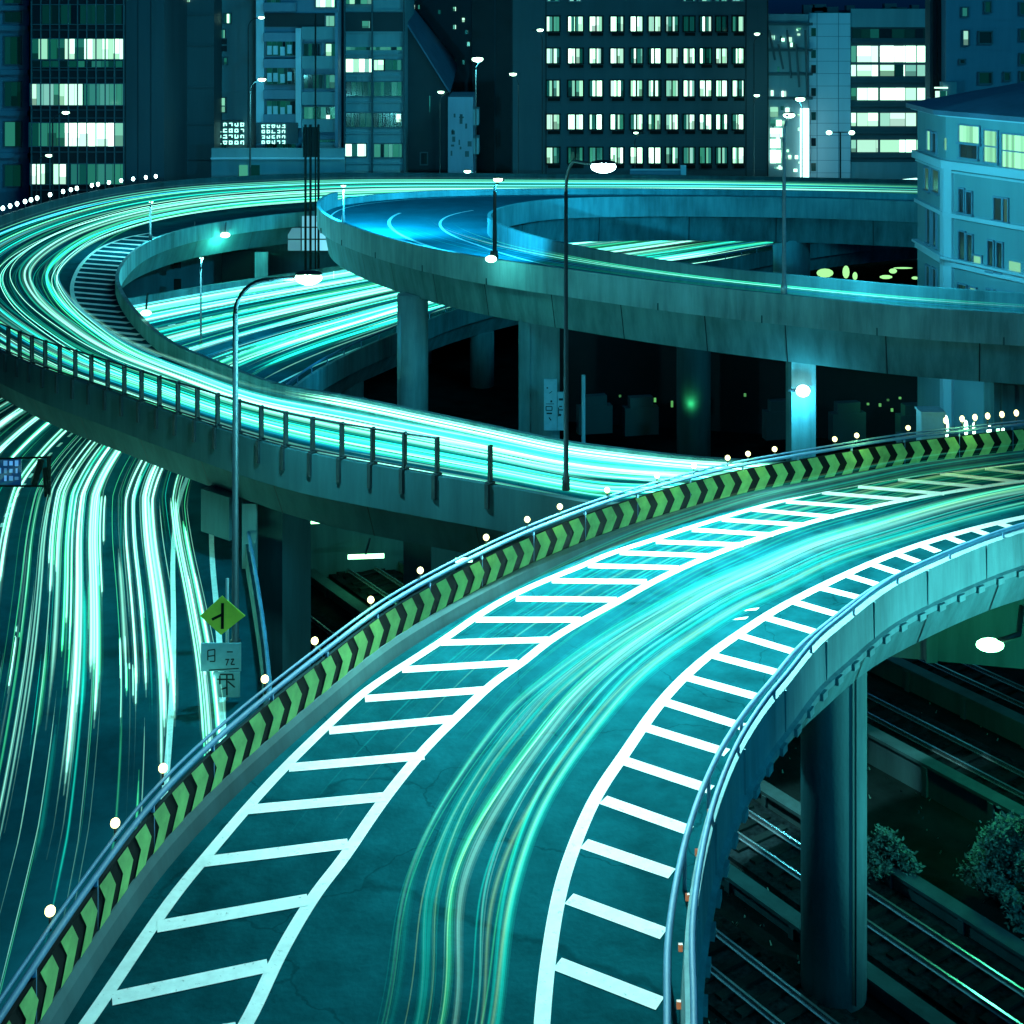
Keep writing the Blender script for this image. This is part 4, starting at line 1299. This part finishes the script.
# 3 recessed dark block
d = 146
t = thing('apartment_block', 'narrow dark building with a recessed window column, left of the teal building', 'building', (px_x(190, d), d, 0))
block(t, 164, 214, d, 44, 'wall_dark')
q = MB(); a, c = px_x(169, d), px_x(187, d); q.box(((a + c) / 2, d - 0.05, 25), (c - a, 0.2, 42)); q.build('recess_panel', M['wall_black'], t)
for x0, x1, y0, y1, lit in ((164, 168, 57, 70, 0.9), (178, 186, 59, 72, 0.5), (172, 184, 96, 113, 0.35), (176, 183, 132, 144, 0.5), (169, 171, 30, 36, 0.6), (171, 190, -6, 2, 0.8)):
    window(t, x0, x1, y0, y1, d - 0.2, lit, br, sw=0.35, frame=False)
ledges(t, 164, 214, (14, 45, 87, 124, 159), d, 'wall_dark', 0.15, 0.2)
# 4 teal building
d = 150
t = thing('office_building', 'flat teal building with neon lettering low on its face', 'building', (px_x(235, d), d, 0))
block(t, 209, 257, d, 44, 'wall_teal')
for x0, x1, y0, y1, lit in ((210, 218, 13, 24, 1.3), (224, 231, 14, 23, 1.2), (210, 225, 30, 38, 0.25), (210, 219, 56, 66, 1.6), (210, 219, 68, 78, 1.4), (224, 227, 58, 64, 1.2), (218, 226, 98, 112, 0.35), (219, 227, 142, 152, 0.01)):
    window(t, x0, x1, y0, y1, d, lit, br, sw=0.35)
q = MB(); a, c = px_x(209, d), px_x(227, d); q.box(((a + c) / 2, d + 0.0, px_z(45, d)), (c - a, 0.12, 1.4)); q.build('dark_panel', M['wall_black'], t)
ledges(t, 209, 257, (8, 45, 55, 75, 92, 106, 122), d, 'wall_teal', 0.12, 0.15)
def neon(t, x0, x1, y0, y1, d, rr, cell=5.0):
    q = MB()
    s = cell / FP * d
    x = x0
    while x < x1:
        y = y0
        while y < y1:
            cx, cz = px_x(x + cell / 2, d), px_z(y + cell / 2, d)
            for k in range(4):
                if rr.random() < 0.75:
                    if k < 2: q.box((cx, d, cz + (k - 0.5) * s * 0.5), (s * rr.uniform(0.4, 0.8), 0.06, s * 0.16))
                    else: q.box((cx + (k - 2.5) * s * 0.5, d, cz), (s * 0.16, 0.06, s * rr.uniform(0.4, 0.8)))
            y += cell * 1.15
        x += cell * 1.1
    return q.build('neon_lettering', M['neon'], t)
neon(t, 211, 241, 122, 140, d - 0.6, random.Random(31), 5.2)
q = MB(); a, c = px_x(210, d), px_x(243, d); q.box(((a + c) / 2, d - 0.3, px_z(131, d)), (c - a, 0.4, 2.4)); q.build('sign_box', M['wall_dark'], t)
# 5 balcony apartments
d = 144
t = thing('apartment_block', 'blue-grey apartment block with stacked balconies and a white pillar', 'building', (px_x(297, d), d, 0))
block(t, 257, 339, d, 44, 'wall_blue')
mullions(t, (261,), -40, 200, d, 'wall_pale', 0.8, 0.6, 'corner_pier'); mullions(t, (300,), 28, 127, d, 'wall_pale', 0.55, 1.2, 'white_pillar'); mullions(t, (338,), 12, 190, d, 'wall_blue', 0.3, 1.3, 'edge_fin')
q = MB(); a, c = px_x(265, d), px_x(297, d)
for y in (10, 40, 66, 97, 121):
    q = MB(); q.box(((a + c) / 2, d - 0.5, px_z(y - 3, d)), (c - a, 1.0, 0.9)); q.build('balcony_parapet', M['wall_blue'], t)
q = MB(); a, c = px_x(303, d), px_x(337, d)
for y in (33, 62, 98, 125, 148):
    q = MB(); q.box(((a + c) / 2, d - 0.45, px_z(y, d)), (c - a, 0.9, 1.3)); q.build('balcony_parapet', M['wall_teal'], t)
q = MB(); a, c = px_x(260, d), px_x(339, d); q.box(((a + c) / 2, d - 0.15, px_z(20, d)), (c - a, 0.3, 1.4)); q.build('dark_storey', M['wall_black'], t)
for x0, x1, y0, y1, lit in ((267, 296, 41, 55, .03), (267, 296, 68, 84, .03), (267, 296, 101, 117, .04), (267, 296, 144, 150, .03), (267, 280, -8, 5, .05), (304, 320, 44, 56, .04), (326, 337, 44, 56, .8), (304, 324, 75, 88, .02), (326, 337, 75, 88, .35), (304, 336, 107, 121, .10), (326, 332, 115, 120, 1.0), (304, 337, 140, 157, .05), (331, 334, 142, 154, .8), (316, 336, -6, 7, 1.1), (326, 337, 16, 26, .25)):
    window(t, x0, x1, y0, y1, d - 0.1 if y0 > 30 or y0 < 10 else d - 0.35, lit, br, sw=0.5, frame=y1 - y0 > 6)
neon(t, 261, 284, 124, 140, d - 1.7, random.Random(9), 4.6)
q = MB(); a, c = px_x(259, d), px_x(300, d); q.box(((a + c) / 2, d - 1.35, px_z(132, d)), (c - a, 0.5, 2.1)); q.build('sign_box', M['wall_dark'], t)
q = MB()
for y in (44, 71, 104):
    for x in (271, 277, 284, 291): q.box((px_x(x, d), d - 0.85, px_z(y + 5 + (x % 3), d)), (0.45, 0.25, 0.9))
q.build('laundry_and_ac_units', M['wall_pale'], t)
# low wall strip below buildings 4-5
t = thing('boundary_wall', 'long blue-green parapet wall behind the far side of the loop road', 'wall', (px_x(260, 134), 134, 0))
q = MB(); a, c = px_x(212, 134), px_x(345, 134); q.box(((a + c) / 2, 134, px_z(178, 134) / 2 + px_z(160, 134) / 2 - 2), (c - a, 0.5, 8)); q.build('wall_panel', M['wall_teal'], t)
q = MB(); q.box(((a + c) / 2, 133.8, px_z(160, 134) + 2.4 - 2.2), (c - a, 0.9, 0.14)); q.build('coping', M['wall_pale'], t)
window(t, 239, 248, 165, 183, 133.7, 0.25, br, 'glowing_panel', 2.0, False); window(t, 251, 260, 165, 183, 133.7, 0.25, br, 'glowing_panel', 2.0, False)
# 6 banded office
d = 146
t = thing('office_building', 'teal office building with banded windows, right of the balcony block', 'building', (px_x(370, d), d, 0))
block(t, 344, 405, d, 44, 'wall_teal')
q = MB(); a, c = px_x(344, d), px_x(405, d); q.box(((a + c) / 2, d - 0.1, px_z(22, d)), (c - a, 0.24, 2.0)); q.build('dark_storey', M['wall_black'], t)
for x0, x1, y0, y1, lit in ((346, 372, 59, 72, 1.7), (374, 384, 60, 70, 1.0), (385, 402, 60, 70, .12), (346, 371, 82, 96, .03), (374, 402, 82, 96, .08), (346, 402, 113, 127, .02), (396, 401, 114, 122, .9), (345, 366, 144, 156, 1.3), (374, 402, 144, 157, .15), (346, 402, 47, 50, .15), (362, 370, 21, 28, .7), (346, 372, -8, 4, .4)):
    window(t, x0, x1, y0, y1, d - (0.25 if y1 < 30 else 0), lit, br, sw=0.6, frame=y1 - y0 > 8)
ledges(t, 344, 405, (10, 32, 54, 76, 102, 133, 163), d, 'wall_teal', 0.12, 0.3)
mullions(t, (345, 372.5, 404), -40, 190, d, 'wall_dark', 0.16, 0.45, 'downpipe')
# 7 dark block with slanted roofs
d = 150
t = thing('warehouse_building', 'black building with a steep slanting roof beside the teal office', 'building', (px_x(430, d), d, 0))
q = MB()
x = [px_x(v, d) for v in (405, 448, 448, 405)]
q.v += [(px_x(405, d), d, 0), (px_x(449, d), d, 0), (px_x(449, d), d, px_z(95, d)), (px_x(405, d), d, px_z(22, d)),
        (px_x(405, d), d + 12, 0), (px_x(449, d), d + 12, 0), (px_x(449, d), d + 12, px_z(95, d)), (px_x(405, d), d + 12, px_z(22, d))]
for f in ((0, 1, 2, 3), (5, 4, 7, 6), (1, 5, 6, 2), (4, 0, 3, 7), (4, 5, 1, 0)): q.f.append(f); q.mi.append(0); q.c.append(None)
q.build('wall', M['wall_black'], t)
q = MB(); q.quad((px_x(404, d), d - 0.5, px_z(20, d)), (px_x(450, d), d - 0.5, px_z(94, d)), (px_x(453, d), d + 13, px_z(70, d)), (px_x(404, d), d + 13, px_z(8, d)))
q.quad((px_x(404, d), d - 0.5, px_z(20, d) + .3), (px_x(404, d), d + 13, px_z(8, d) + .3), (px_x(453, d), d + 13, px_z(70, d) + .3), (px_x(450, d), d - 0.5, px_z(94, d) + .3))
q.quad((px_x(404, d), d - 0.5, px_z(20, d)), (px_x(404, d), d - 0.5, px_z(20, d) + .3), (px_x(450, d), d - 0.5, px_z(94, d) + .3), (px_x(450, d), d - 0.5, px_z(94, d)))
q.build('roof', M['roof'], t)
window(t, 429, 430.5, 96, 112, d, 0.8, br, frame=False)
window(t, 421, 427, 153, 164, d, 0.12, br)
t = thing('tower_block', 'dark blue slab tower far behind the slanting roof', 'building', (px_x(440, 175), 175, 0))
block(t, 404, 478, 175, 50, 'wall_dark')
for x_, y_ in ((406, 5), (412, 5), (418, 5), (411, 19), (417, 18), (453, 7), (453, 25), (467, 42), (438, 10), (462, 18), (462, 60), (475, 7), (475, 25), (475, 41), (453, 60), (465, 30)):
    window(t, x_, x_ + 3, y_, y_ + 4, 175, br.choice((.1, .9, 1.2, .05)), br, frame=False, sw=0.3)
d = 141
t = thing('annex_building', 'narrow grey building with stepped side balconies beside the dark gap', 'building', (px_x(461, d), d, 0))
block(t, 448, 473, d, px_z(97, d), 'wall_blue', 10)
q = MB()
for y in (118, 147): 
    a, c = px_x(473, d), px_x(478.5, d); q.box(((a + c) / 2, d + 3, px_z(y, d)), (c - a, 4, 1.6))
q.build('balcony', M['wall_teal'], t)
q = MB(); rr = random.Random(77)
for k in range(14):
    q = MB(); q.box((px_x(rr.uniform(451, 470), d), d - 0.05, px_z(rr.uniform(112, 155), d)), (rr.uniform(.1, .5), 0.12, rr.uniform(.1, .6))); q.build('wall_fitting', M['wall_dark'], t)
t = thing('tower_block', 'black featureless tower filling the dark gap', 'building', (px_x(495, 165), 165, 0))
block(t, 472, 520, 165, 50, 'wall_black', 10)
q = MB(); q.box((px_x(495, 164.9), 164.9, 24), (0.15, 0.2, 46)); q.build('edge_trim', M['wall_dark'], t)
# 9 big office block
d = 150
t = thing('office_building', 'large grey office block with rows of brightly lit twin windows', 'building', (px_x(640, d), d, 0))
block(t, 512, 768, d, 44, 'wall_dark', 22)
cx_ = (553, 575.5, 596, 617, 636.5, 654.5, 672, 689, 705.5, 721.5, 738)
ww_ = (13, 15, 13, 13, 12, 12, 12, 11, 11.5, 11, 11)
rows = ((16, 32), (48, 64), (80, 97), (114, 130), (147, 164))
dimm = {(0, 0): .8, (0, 6): .5, (0, 7): .03, (0, 9): .02, (0, 10): .5, (0, 5): .6, (2, 0): .5, (2, 1): .8, (4, 1): .15, (4, 2): .12, (4, 7): .35, (4, 8): .4, (4, 9): .3, (3, 0): .5, (4, 0): .6}
for j, (y0, y1) in enumerate(rows):
    for i, (x_, w_) in enumerate(zip(cx_, ww_)):
        lit = dimm.get((j, i), br.uniform(1.1, 1.9))
        a, c, z0, z1 = px_x(x_ - w_ / 2, d), px_x(x_ + w_ / 2, d), px_z(y1, d), px_z(y0, d)
        q = MB()
        m_ = (a + c) / 2
        strips(q, a + 0.03, m_ - 0.07, z0 + 0.1, z1 - 0.08, d - 0.03, 0.06, lit, br, 0.32, gap=0.03)
        strips(q, m_ + 0.07, c - 0.03, z0 + 0.1, z1 - 0.08, d - 0.03, 0.06, lit, br, 0.32, gap=0.03)
        w = q.build('window', M['glass'], t)
        q = MB()
        for zz in (z0 + 0.02, z1): q.box((m_, d - 0.1, zz), (c - a + 0.2, 0.26, 0.1))
        for xx in (a - 0.04, m_, c + 0.04): q.box((xx, d - 0.08, (z0 + z1) / 2), (0.10, 0.2, z1 - z0))
        q.box((m_ + 0.1, d - 0.12, z0 - 0.25), (c - a - 0.1, 0.3, 0.32))
        q.build('frame', M['black'], w)
for x_ in (705.5, 721.5, 738):
    window(t, x_ - 5.5, x_ + 5.5, 178, 193, d, 0.9, br, sw=0.4)
for x_ in (689, 705, 721, 738, 553, 575): window(t, x_ - 5.5, x_ + 5.5, -10, 1, d, 0.3, br, sw=0.4)
mullions(t, [512 + 0.4, 546, 746, 767.6], -40, 200, d, 'wall_black', 0.12, 0.10, 'panel_joint')
ledges(t, 512, 768, (7, 40, 72, 105, 139, 170), d, 'wall_dark', 0.1, 0.06)
t = thing('site_hoarding', 'pale blue panel wall standing before the big office block', 'wall', (px_x(655, 133), 133, 0))
q = MB(); a, c = px_x(630, 133), px_x(683, 133); q.box(((a + c) / 2, 133, px_z(177, 133) - 2), (c - a, 0.3, 5.4)); q.build('wall_panel', M['wall_blue'], t)
q = MB(); q.box(((a + c) / 2, 132.8, px_z(171, 133) + 0.15), (c - a, 0.3, 0.12)); q.build('coping', M['wall_pale'], t)
mullions(t, (683,), 165, 192, 133, 'wall_pale', 0.5, 0.4, 'end_post')
# 10 lit gap
d = 160
d = 150.2
t = thing('shop_building', 'narrow cluttered building full of small lights, right of the office block', 'building', (px_x(788, d), d, 0))
block(t, 768.5, 808.5, d, px_z(14, d), 'wall_teal', 8)
rr = random.Random(15)
for k in range(34):
    x_, y_ = rr.uniform(769, 798), rr.uniform(26, 180)
    if 60 < y_ < 100 and x_ > 790: continue
    w_, h_ = rr.uniform(1.5, 5), rr.uniform(1.5, 6)
    window(t, x_, x_ + w_, y_, y_ + h_, d - rr.uniform(0, 0.2), rr.uniform(.5, 1.6), rr, 'lit_window', 0.4, False)
for y0, y1 in ((107, 117), (120, 126), (128, 137), (139, 148), (150, 163)): window(t, 770, 780 + rr.uniform(-2, 3), y0, y1, d - 0.3, 1.4, rr, 'lit_window', 0.9, False)
q = MB(); a, c = px_x(799.3, d), px_x(807.5, d); q.box(((a + c) / 2, d - 0.6, (px_z(108, d) + px_z(187, d)) / 2), (c - a, 0.4, px_z(108, d) - px_z(187, d)), col=(1.6, 3.0, 2.9)); q.build('light_column', M['glass'], t)
ledges(t, 768, 812, (24, 50, 74, 98), d, 'wall_dark', 0.3, 0.4)
q = MB(); 
for k in range(5): q.tube([(px_x(768 + k * 9, d), d - 0.6, px_z(30 + (k % 2) * 14, d)), (px_x(774 + k * 8, d), d - 0.6, px_z(60 + k * 9, d))], 0.12, 5)
q.build('steel_bracing', M['wall_dark'], t)
# 11 pale stair tower + banded office
d = 152
t = thing('office_building', 'white stair tower joined to an office with five glaring window bands', 'building', (px_x(865, d), d, 0))
block(t, 809, 850.5, d - 0.6, px_z(13, d), 'wall_pale', 14, 'stair_tower')
block(t, 850.5, 930, d, px_z(10, d), 'wall_dark', 14)
q = MB(); a, c = px_x(850.5, d), px_x(930, d); q.box(((a + c) / 2, d - 0.1, px_z(18, d)), (c - a, 0.3, 2.0)); q.build('top_storey', M['wall_teal'], t)
q = MB(); q.box(((a + c) / 2, d - 0.2, px_z(174, d)), (c - a, 0.4, 2.6)); q.build('base_storey', M['wall_teal'], t)
ledges(t, 809, 850.5, [24 + 12.4 * k for k in range(14)], d - 0.6, 'wall_blue', 0.05, 0.04, 'tile_joint')
mullions(t, (817, 838.5), 13, 190, d - 0.6, 'wall_blue', 0.06, 0.05, 'tile_joint')
for y_ in (28, 50, 65, 88, 112, 138, 163): window(t, 811, 816, y_, y_ + 8, d - 0.6, 0.01, br, sw=2, frame=False)
for y0, y1, v in ((46, 62, 2.4), (65, 76, 0.9), (88, 100, 1.6), (113, 126, 1.7), (140, 152, 1.8)):
    for x0, x1 in ((851, 856), (857, 878), (880, 905), (905.5, 916), (917, 929)):
        window(t, x0, x1, y0, y1, d, v * br.uniform(.8, 1.1), br, 'window_band', 1.6, False)
window(t, 852, 929, 29, 38, d, 0.03, br, 'window_band', 1.2, False)
ledges(t, 850.5, 930, (42, 82, 106, 133, 157, 163), d, 'wall_dark', 0.18, 0.25)
q = MB()
rr = random.Random(6)
for k in range(9):
    q = MB(); q.box((px_x(rr.uniform(812, 925), d), d + 2, px_z(10 + rr.uniform(-4, 3), d)), (rr.uniform(.5, 2), 1, rr.uniform(.4, 1.6))); q.build('roof_plant', M['wall_dark'], t)
# glass canopy near its foot
t = thing('canopy', 'bright curved glass canopy at the foot of the banded office', 'canopy', (px_x(885, 140), 140, 0))
q = MB(); q.tube([AT(852, 194, 140), AT(860, 187, 140), AT(885, 183, 140), AT(917, 180, 140)], 0.22, 6, cols=[(0.9, 1.8, 1.8)] * 4); q.build('lit_edge', M['glass'], t)
q = MB(); q.prism([AT(856, 190, 140)[:2], AT(920, 190, 140)[:2], AT(920, 190, 144)[:2], AT(856, 190, 144)[:2]], 0, px_z(188, 140)); q.build('canopy_wall', M['wall_teal'], t)
# 12 high-rise at right

d = 125
t = thing('tower_block', 'tall blue-grey concrete tower behind the old corner building', 'building', (px_x(975, d), d, 0))
block(t, 946, 1060, d, 44, 'wall_blue', 3)
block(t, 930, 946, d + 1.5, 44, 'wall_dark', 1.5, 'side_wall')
for x0, x1, y0, y1, lit in ((962, 967, 8, 16, .2), (963, 968, 31, 45, .5), (979, 991, 32, 43, .01), (1020, 1032, 30, 40, .01), (979, 991, 73, 83, .01), (1004, 1009, 73, 80, .01), (1020, 1030, 72, 81, .01), (960, 964, 60, 63, .01), (985, 990, 2, 12, .02), (1020, 1032, 3, 14, .01), (1020, 1030, 54, 64, .01)):
    window(t, x0, x1, y0, y1, d, lit, br, sw=1.0)
mullions(t, (934, 939, 943), -40, 100, d + 1.5, 'wall_black', 0.25, 0.2, 'pipe'); ledges(t, 946, 1060, (20, 28, 50, 68, 90), d, 'wall_blue', 0.06, 0.05)
q = MB(); q.box((px_x(946, d), d - 0.6, px_z(95, d)), (1.2, 1, 2.4)); q.build('balcony_box', M['wall_teal'], t)
window(t, 935, 947, 91, 104, d - 1.2, 0.6, br, 'lit_window', 0.5, False); window(t, 934, 948, 87, 88.5, d - 1.2, 1.5, br, 'lamp_strip', 2, False)

# 13 old corner building (angled), near
t = thing('corner_building', 'old pale corner building with ledges, slim window pairs and dark sloping roof', 'building', (20.5, 66, 0))
A_, B_, C_, D_, E_ = Vector((20.62, 71.2, 0)), Vector((20.45, 66, 0)), Vector((24.9, 56.4, 0)), Vector((39, 62, 0)), Vector((35, 75, 0))
ZT = px_z(114.5, 66)
q = MB(); q.prism([A_, B_, C_, D_, E_], 0, ZT); q.build('wall', M['wall_teal'], t)
# sloping roof
q = MB()
ce = Vector((29, 67, ZT + 2.3))
off = 0.35
ring = []
cen = (A_ + B_ + C_ + D_ + E_) / 5
for v in (A_, B_, C_, D_, E_):
    o_ = v + (v - cen).normalized() * 0.6; ring.append(Vector((o_.x, o_.y, ZT)))
n0 = len(q.v)
for v in ring: q.v.append(tuple(v))
for v in ring: q.v.append((v.x, v.y, ZT + 0.22))
q.v.append(tuple(ce))
for i in range(5):
    j = (i + 1) % 5
    q.f += [(i, j, 5 + j, 5 + i), (5 + i, 5 + j, 10)]; q.mi += [0, 0]; q.c += [None, None]
q.f.append((4, 3, 2, 1, 0)); q.mi.append(0); q.c.append(None)
q.build('roof', M['roof'], t)
def face(P, Q, px_, d_unused=None):
    """distance along the wall P->Q at picture column px_"""
    k = (px_ - 512) / FP
    dx, dy = Q.x - P.x, Q.y - P.y
    s = (k * P.y - P.x) / (dx - k * dy)
    return s
def wpt(P, Q, s, z, o):
    n = Vector((Q.y - P.y, -(Q.x - P.x), 0)).normalized()
    if n.dot(Vector((0, 0, 0)) - P) < 0: n = -n
    v = P.lerp(Q, s)
    return Vector((v.x + n.x * o, v.y + n.y * o, z))
def wquad(q, P, Q, s0, s1, z0, z1, o, th=0.06, col=None, mi=0):
    F_ = [wpt(P, Q, s0, z0, o), wpt(P, Q, s1, z0, o), wpt(P, Q, s1, z1, o), wpt(P, Q, s0, z1, o)]
    K_ = [wpt(P, Q, s0, z0, o - th), wpt(P, Q, s1, z0, o - th), wpt(P, Q, s1, z1, o - th), wpt(P, Q, s0, z1, o - th)]
    q.quad(*F_, mi, col); q.quad(*K_[::-1], mi, col)
    for i in range(4): q.quad(F_[i], K_[i], K_[(i + 1) % 4], F_[(i + 1) % 4], mi, col)
def wz(py_corner): return px_z(py_corner, 66)
for ya, yb, o_ in ((160, 168, 0.30), (212, 216, 0.18), (256, 258.5, 0.30), (259.5, 265, 0.14), (112, 116, 0.35), (170, 172, 0.12)):
    q = MB()
    wquad(q, A_, B_, 0, 1, wz(yb), wz(ya), o_, o_ + 0.1); wquad(q, B_, C_, 0, 1, wz(yb), wz(ya), o_, o_ + 0.1)
    q.build('ledge', M['wall_pale'], t)
q = MB()
wquad(q, B_, C_, 0.0, 0.05, 0, wz(168), 0.14, 0.2); wquad(q, A_, B_, 0.9, 1.0, 0, wz(168), 0.14, 0.2)
q.build('corner_quoin', M['wall_pale'], t)
def cwin(P, Q, x0, x1, y0, y1, lit, nm='window', strips_n=1, fr=True, muntin=0):
    s0, s1 = face(P, Q, x0), face(P, Q, x1)
    mid = P.lerp(Q, (s0 + s1) / 2)
    # rows are read at the window's own distance
    z0, z1 = px_z(y1, mid.y), px_z(y0, mid.y)
    q = MB()
    L = (Q - P).length * abs(s1 - s0)
    n = max(1, strips_n)
    for k in range(n):
        a, c = s0 + (s1 - s0) * (k + 0.04) / n, s0 + (s1 - s0) * (k + 0.96) / n
        v = lit * (br.uniform(0.6, 1.3) if n > 1 else 1)
        wquad(q, P, Q, a, c, z0, z1, 0.03, 0.05, (v * 0.35, v, v * 0.55))
    w = q.build(nm, M['glass'], t)
    if fr:
        q = MB(); e = 0.07 / (Q - P).length * (1 if s1 > s0 else -1)
        wquad(q, P, Q, s0 - e, s0, z0, z1, 0.09, 0.1); wquad(q, P, Q, s1, s1 + e, z0, z1, 0.09, 0.1)
        wquad(q, P, Q, s0 - e, s1 + e, z1, z1 + 0.07, 0.10, 0.1); wquad(q, P, Q, s0 - e * 1.6, s1 + e * 1.6, z0 - 0.09, z0, 0.16, 0.16)
        if muntin: 
            zm = (z0 + z1) / 2
            wquad(q, P, Q, s0, s1, zm - 0.03, zm + 0.03, 0.07, 0.03)
        q.build('frame', M['wall_blue'], w)
cwin(B_, C_, 960, 980, 126, 143, 1.0, strips_n=6); cwin(B_, C_, 961, 978, 144, 158, 0.02, strips_n=3)
cwin(B_, C_, 985, 998, 131, 162, 0.75, strips_n=5, muntin=1); cwin(B_, C_, 1003, 1027, 135, 168, 0.95, strips_n=8, muntin=1)
cwin(A_, B_, 928, 931.5, 131, 150, 0.8); cwin(A_, B_, 933, 937, 133, 152, 0.01); 
q = MB()
cwin(A_, B_, 925.5, 930, 168, 190, 0.08); cwin(A_, B_, 933, 940, 170, 192, 0.06)
for x0, x1, y0, y1, lit in ((960, 964.5, 189, 212, .01), (967.5, 972.5, 192, 214, .01), (995, 1002.5, 198, 220, .03), (1004.5, 1008.5, 199, 222, .10),
                            (960, 965.5, 232, 262, .01), (968, 973, 235, 263, .01), (989, 994, 241, 271, .01), (998, 1003, 243, 272, .01), (974, 982, 256, 265, .6), (1009, 1021, 262, 274, .6),
                            (959, 967, 285, 306, .01), (970.5, 976.5, 288, 309, .5), (988, 994, 290, 310, .01), (998, 1004, 292, 312, .01), (1008, 1015, 293, 312, .5)):
    cwin(B_, C_, x0, x1, y0, y1, lit, fr=(x1 - x0) < 9)
for x0, x1, y0, y1 in ((927.5, 931, 209, 243), (933.5, 937, 211, 246), (927, 930.5, 266, 286), (933.5, 937, 269, 294)):
    cwin(A_, B_, x0, x1, y0, y1, 0.01)
cwin(B_, C_, 944.2, 947, 230, 252, 1.0, 'lit_slot', fr=False); cwin(B_, C_, 944, 946.5, 262, 277, 0.9, 'lit_slot', fr=False); cwin(B_, C_, 945, 946.5, 138, 150, .5, 'lit_slot', fr=False)
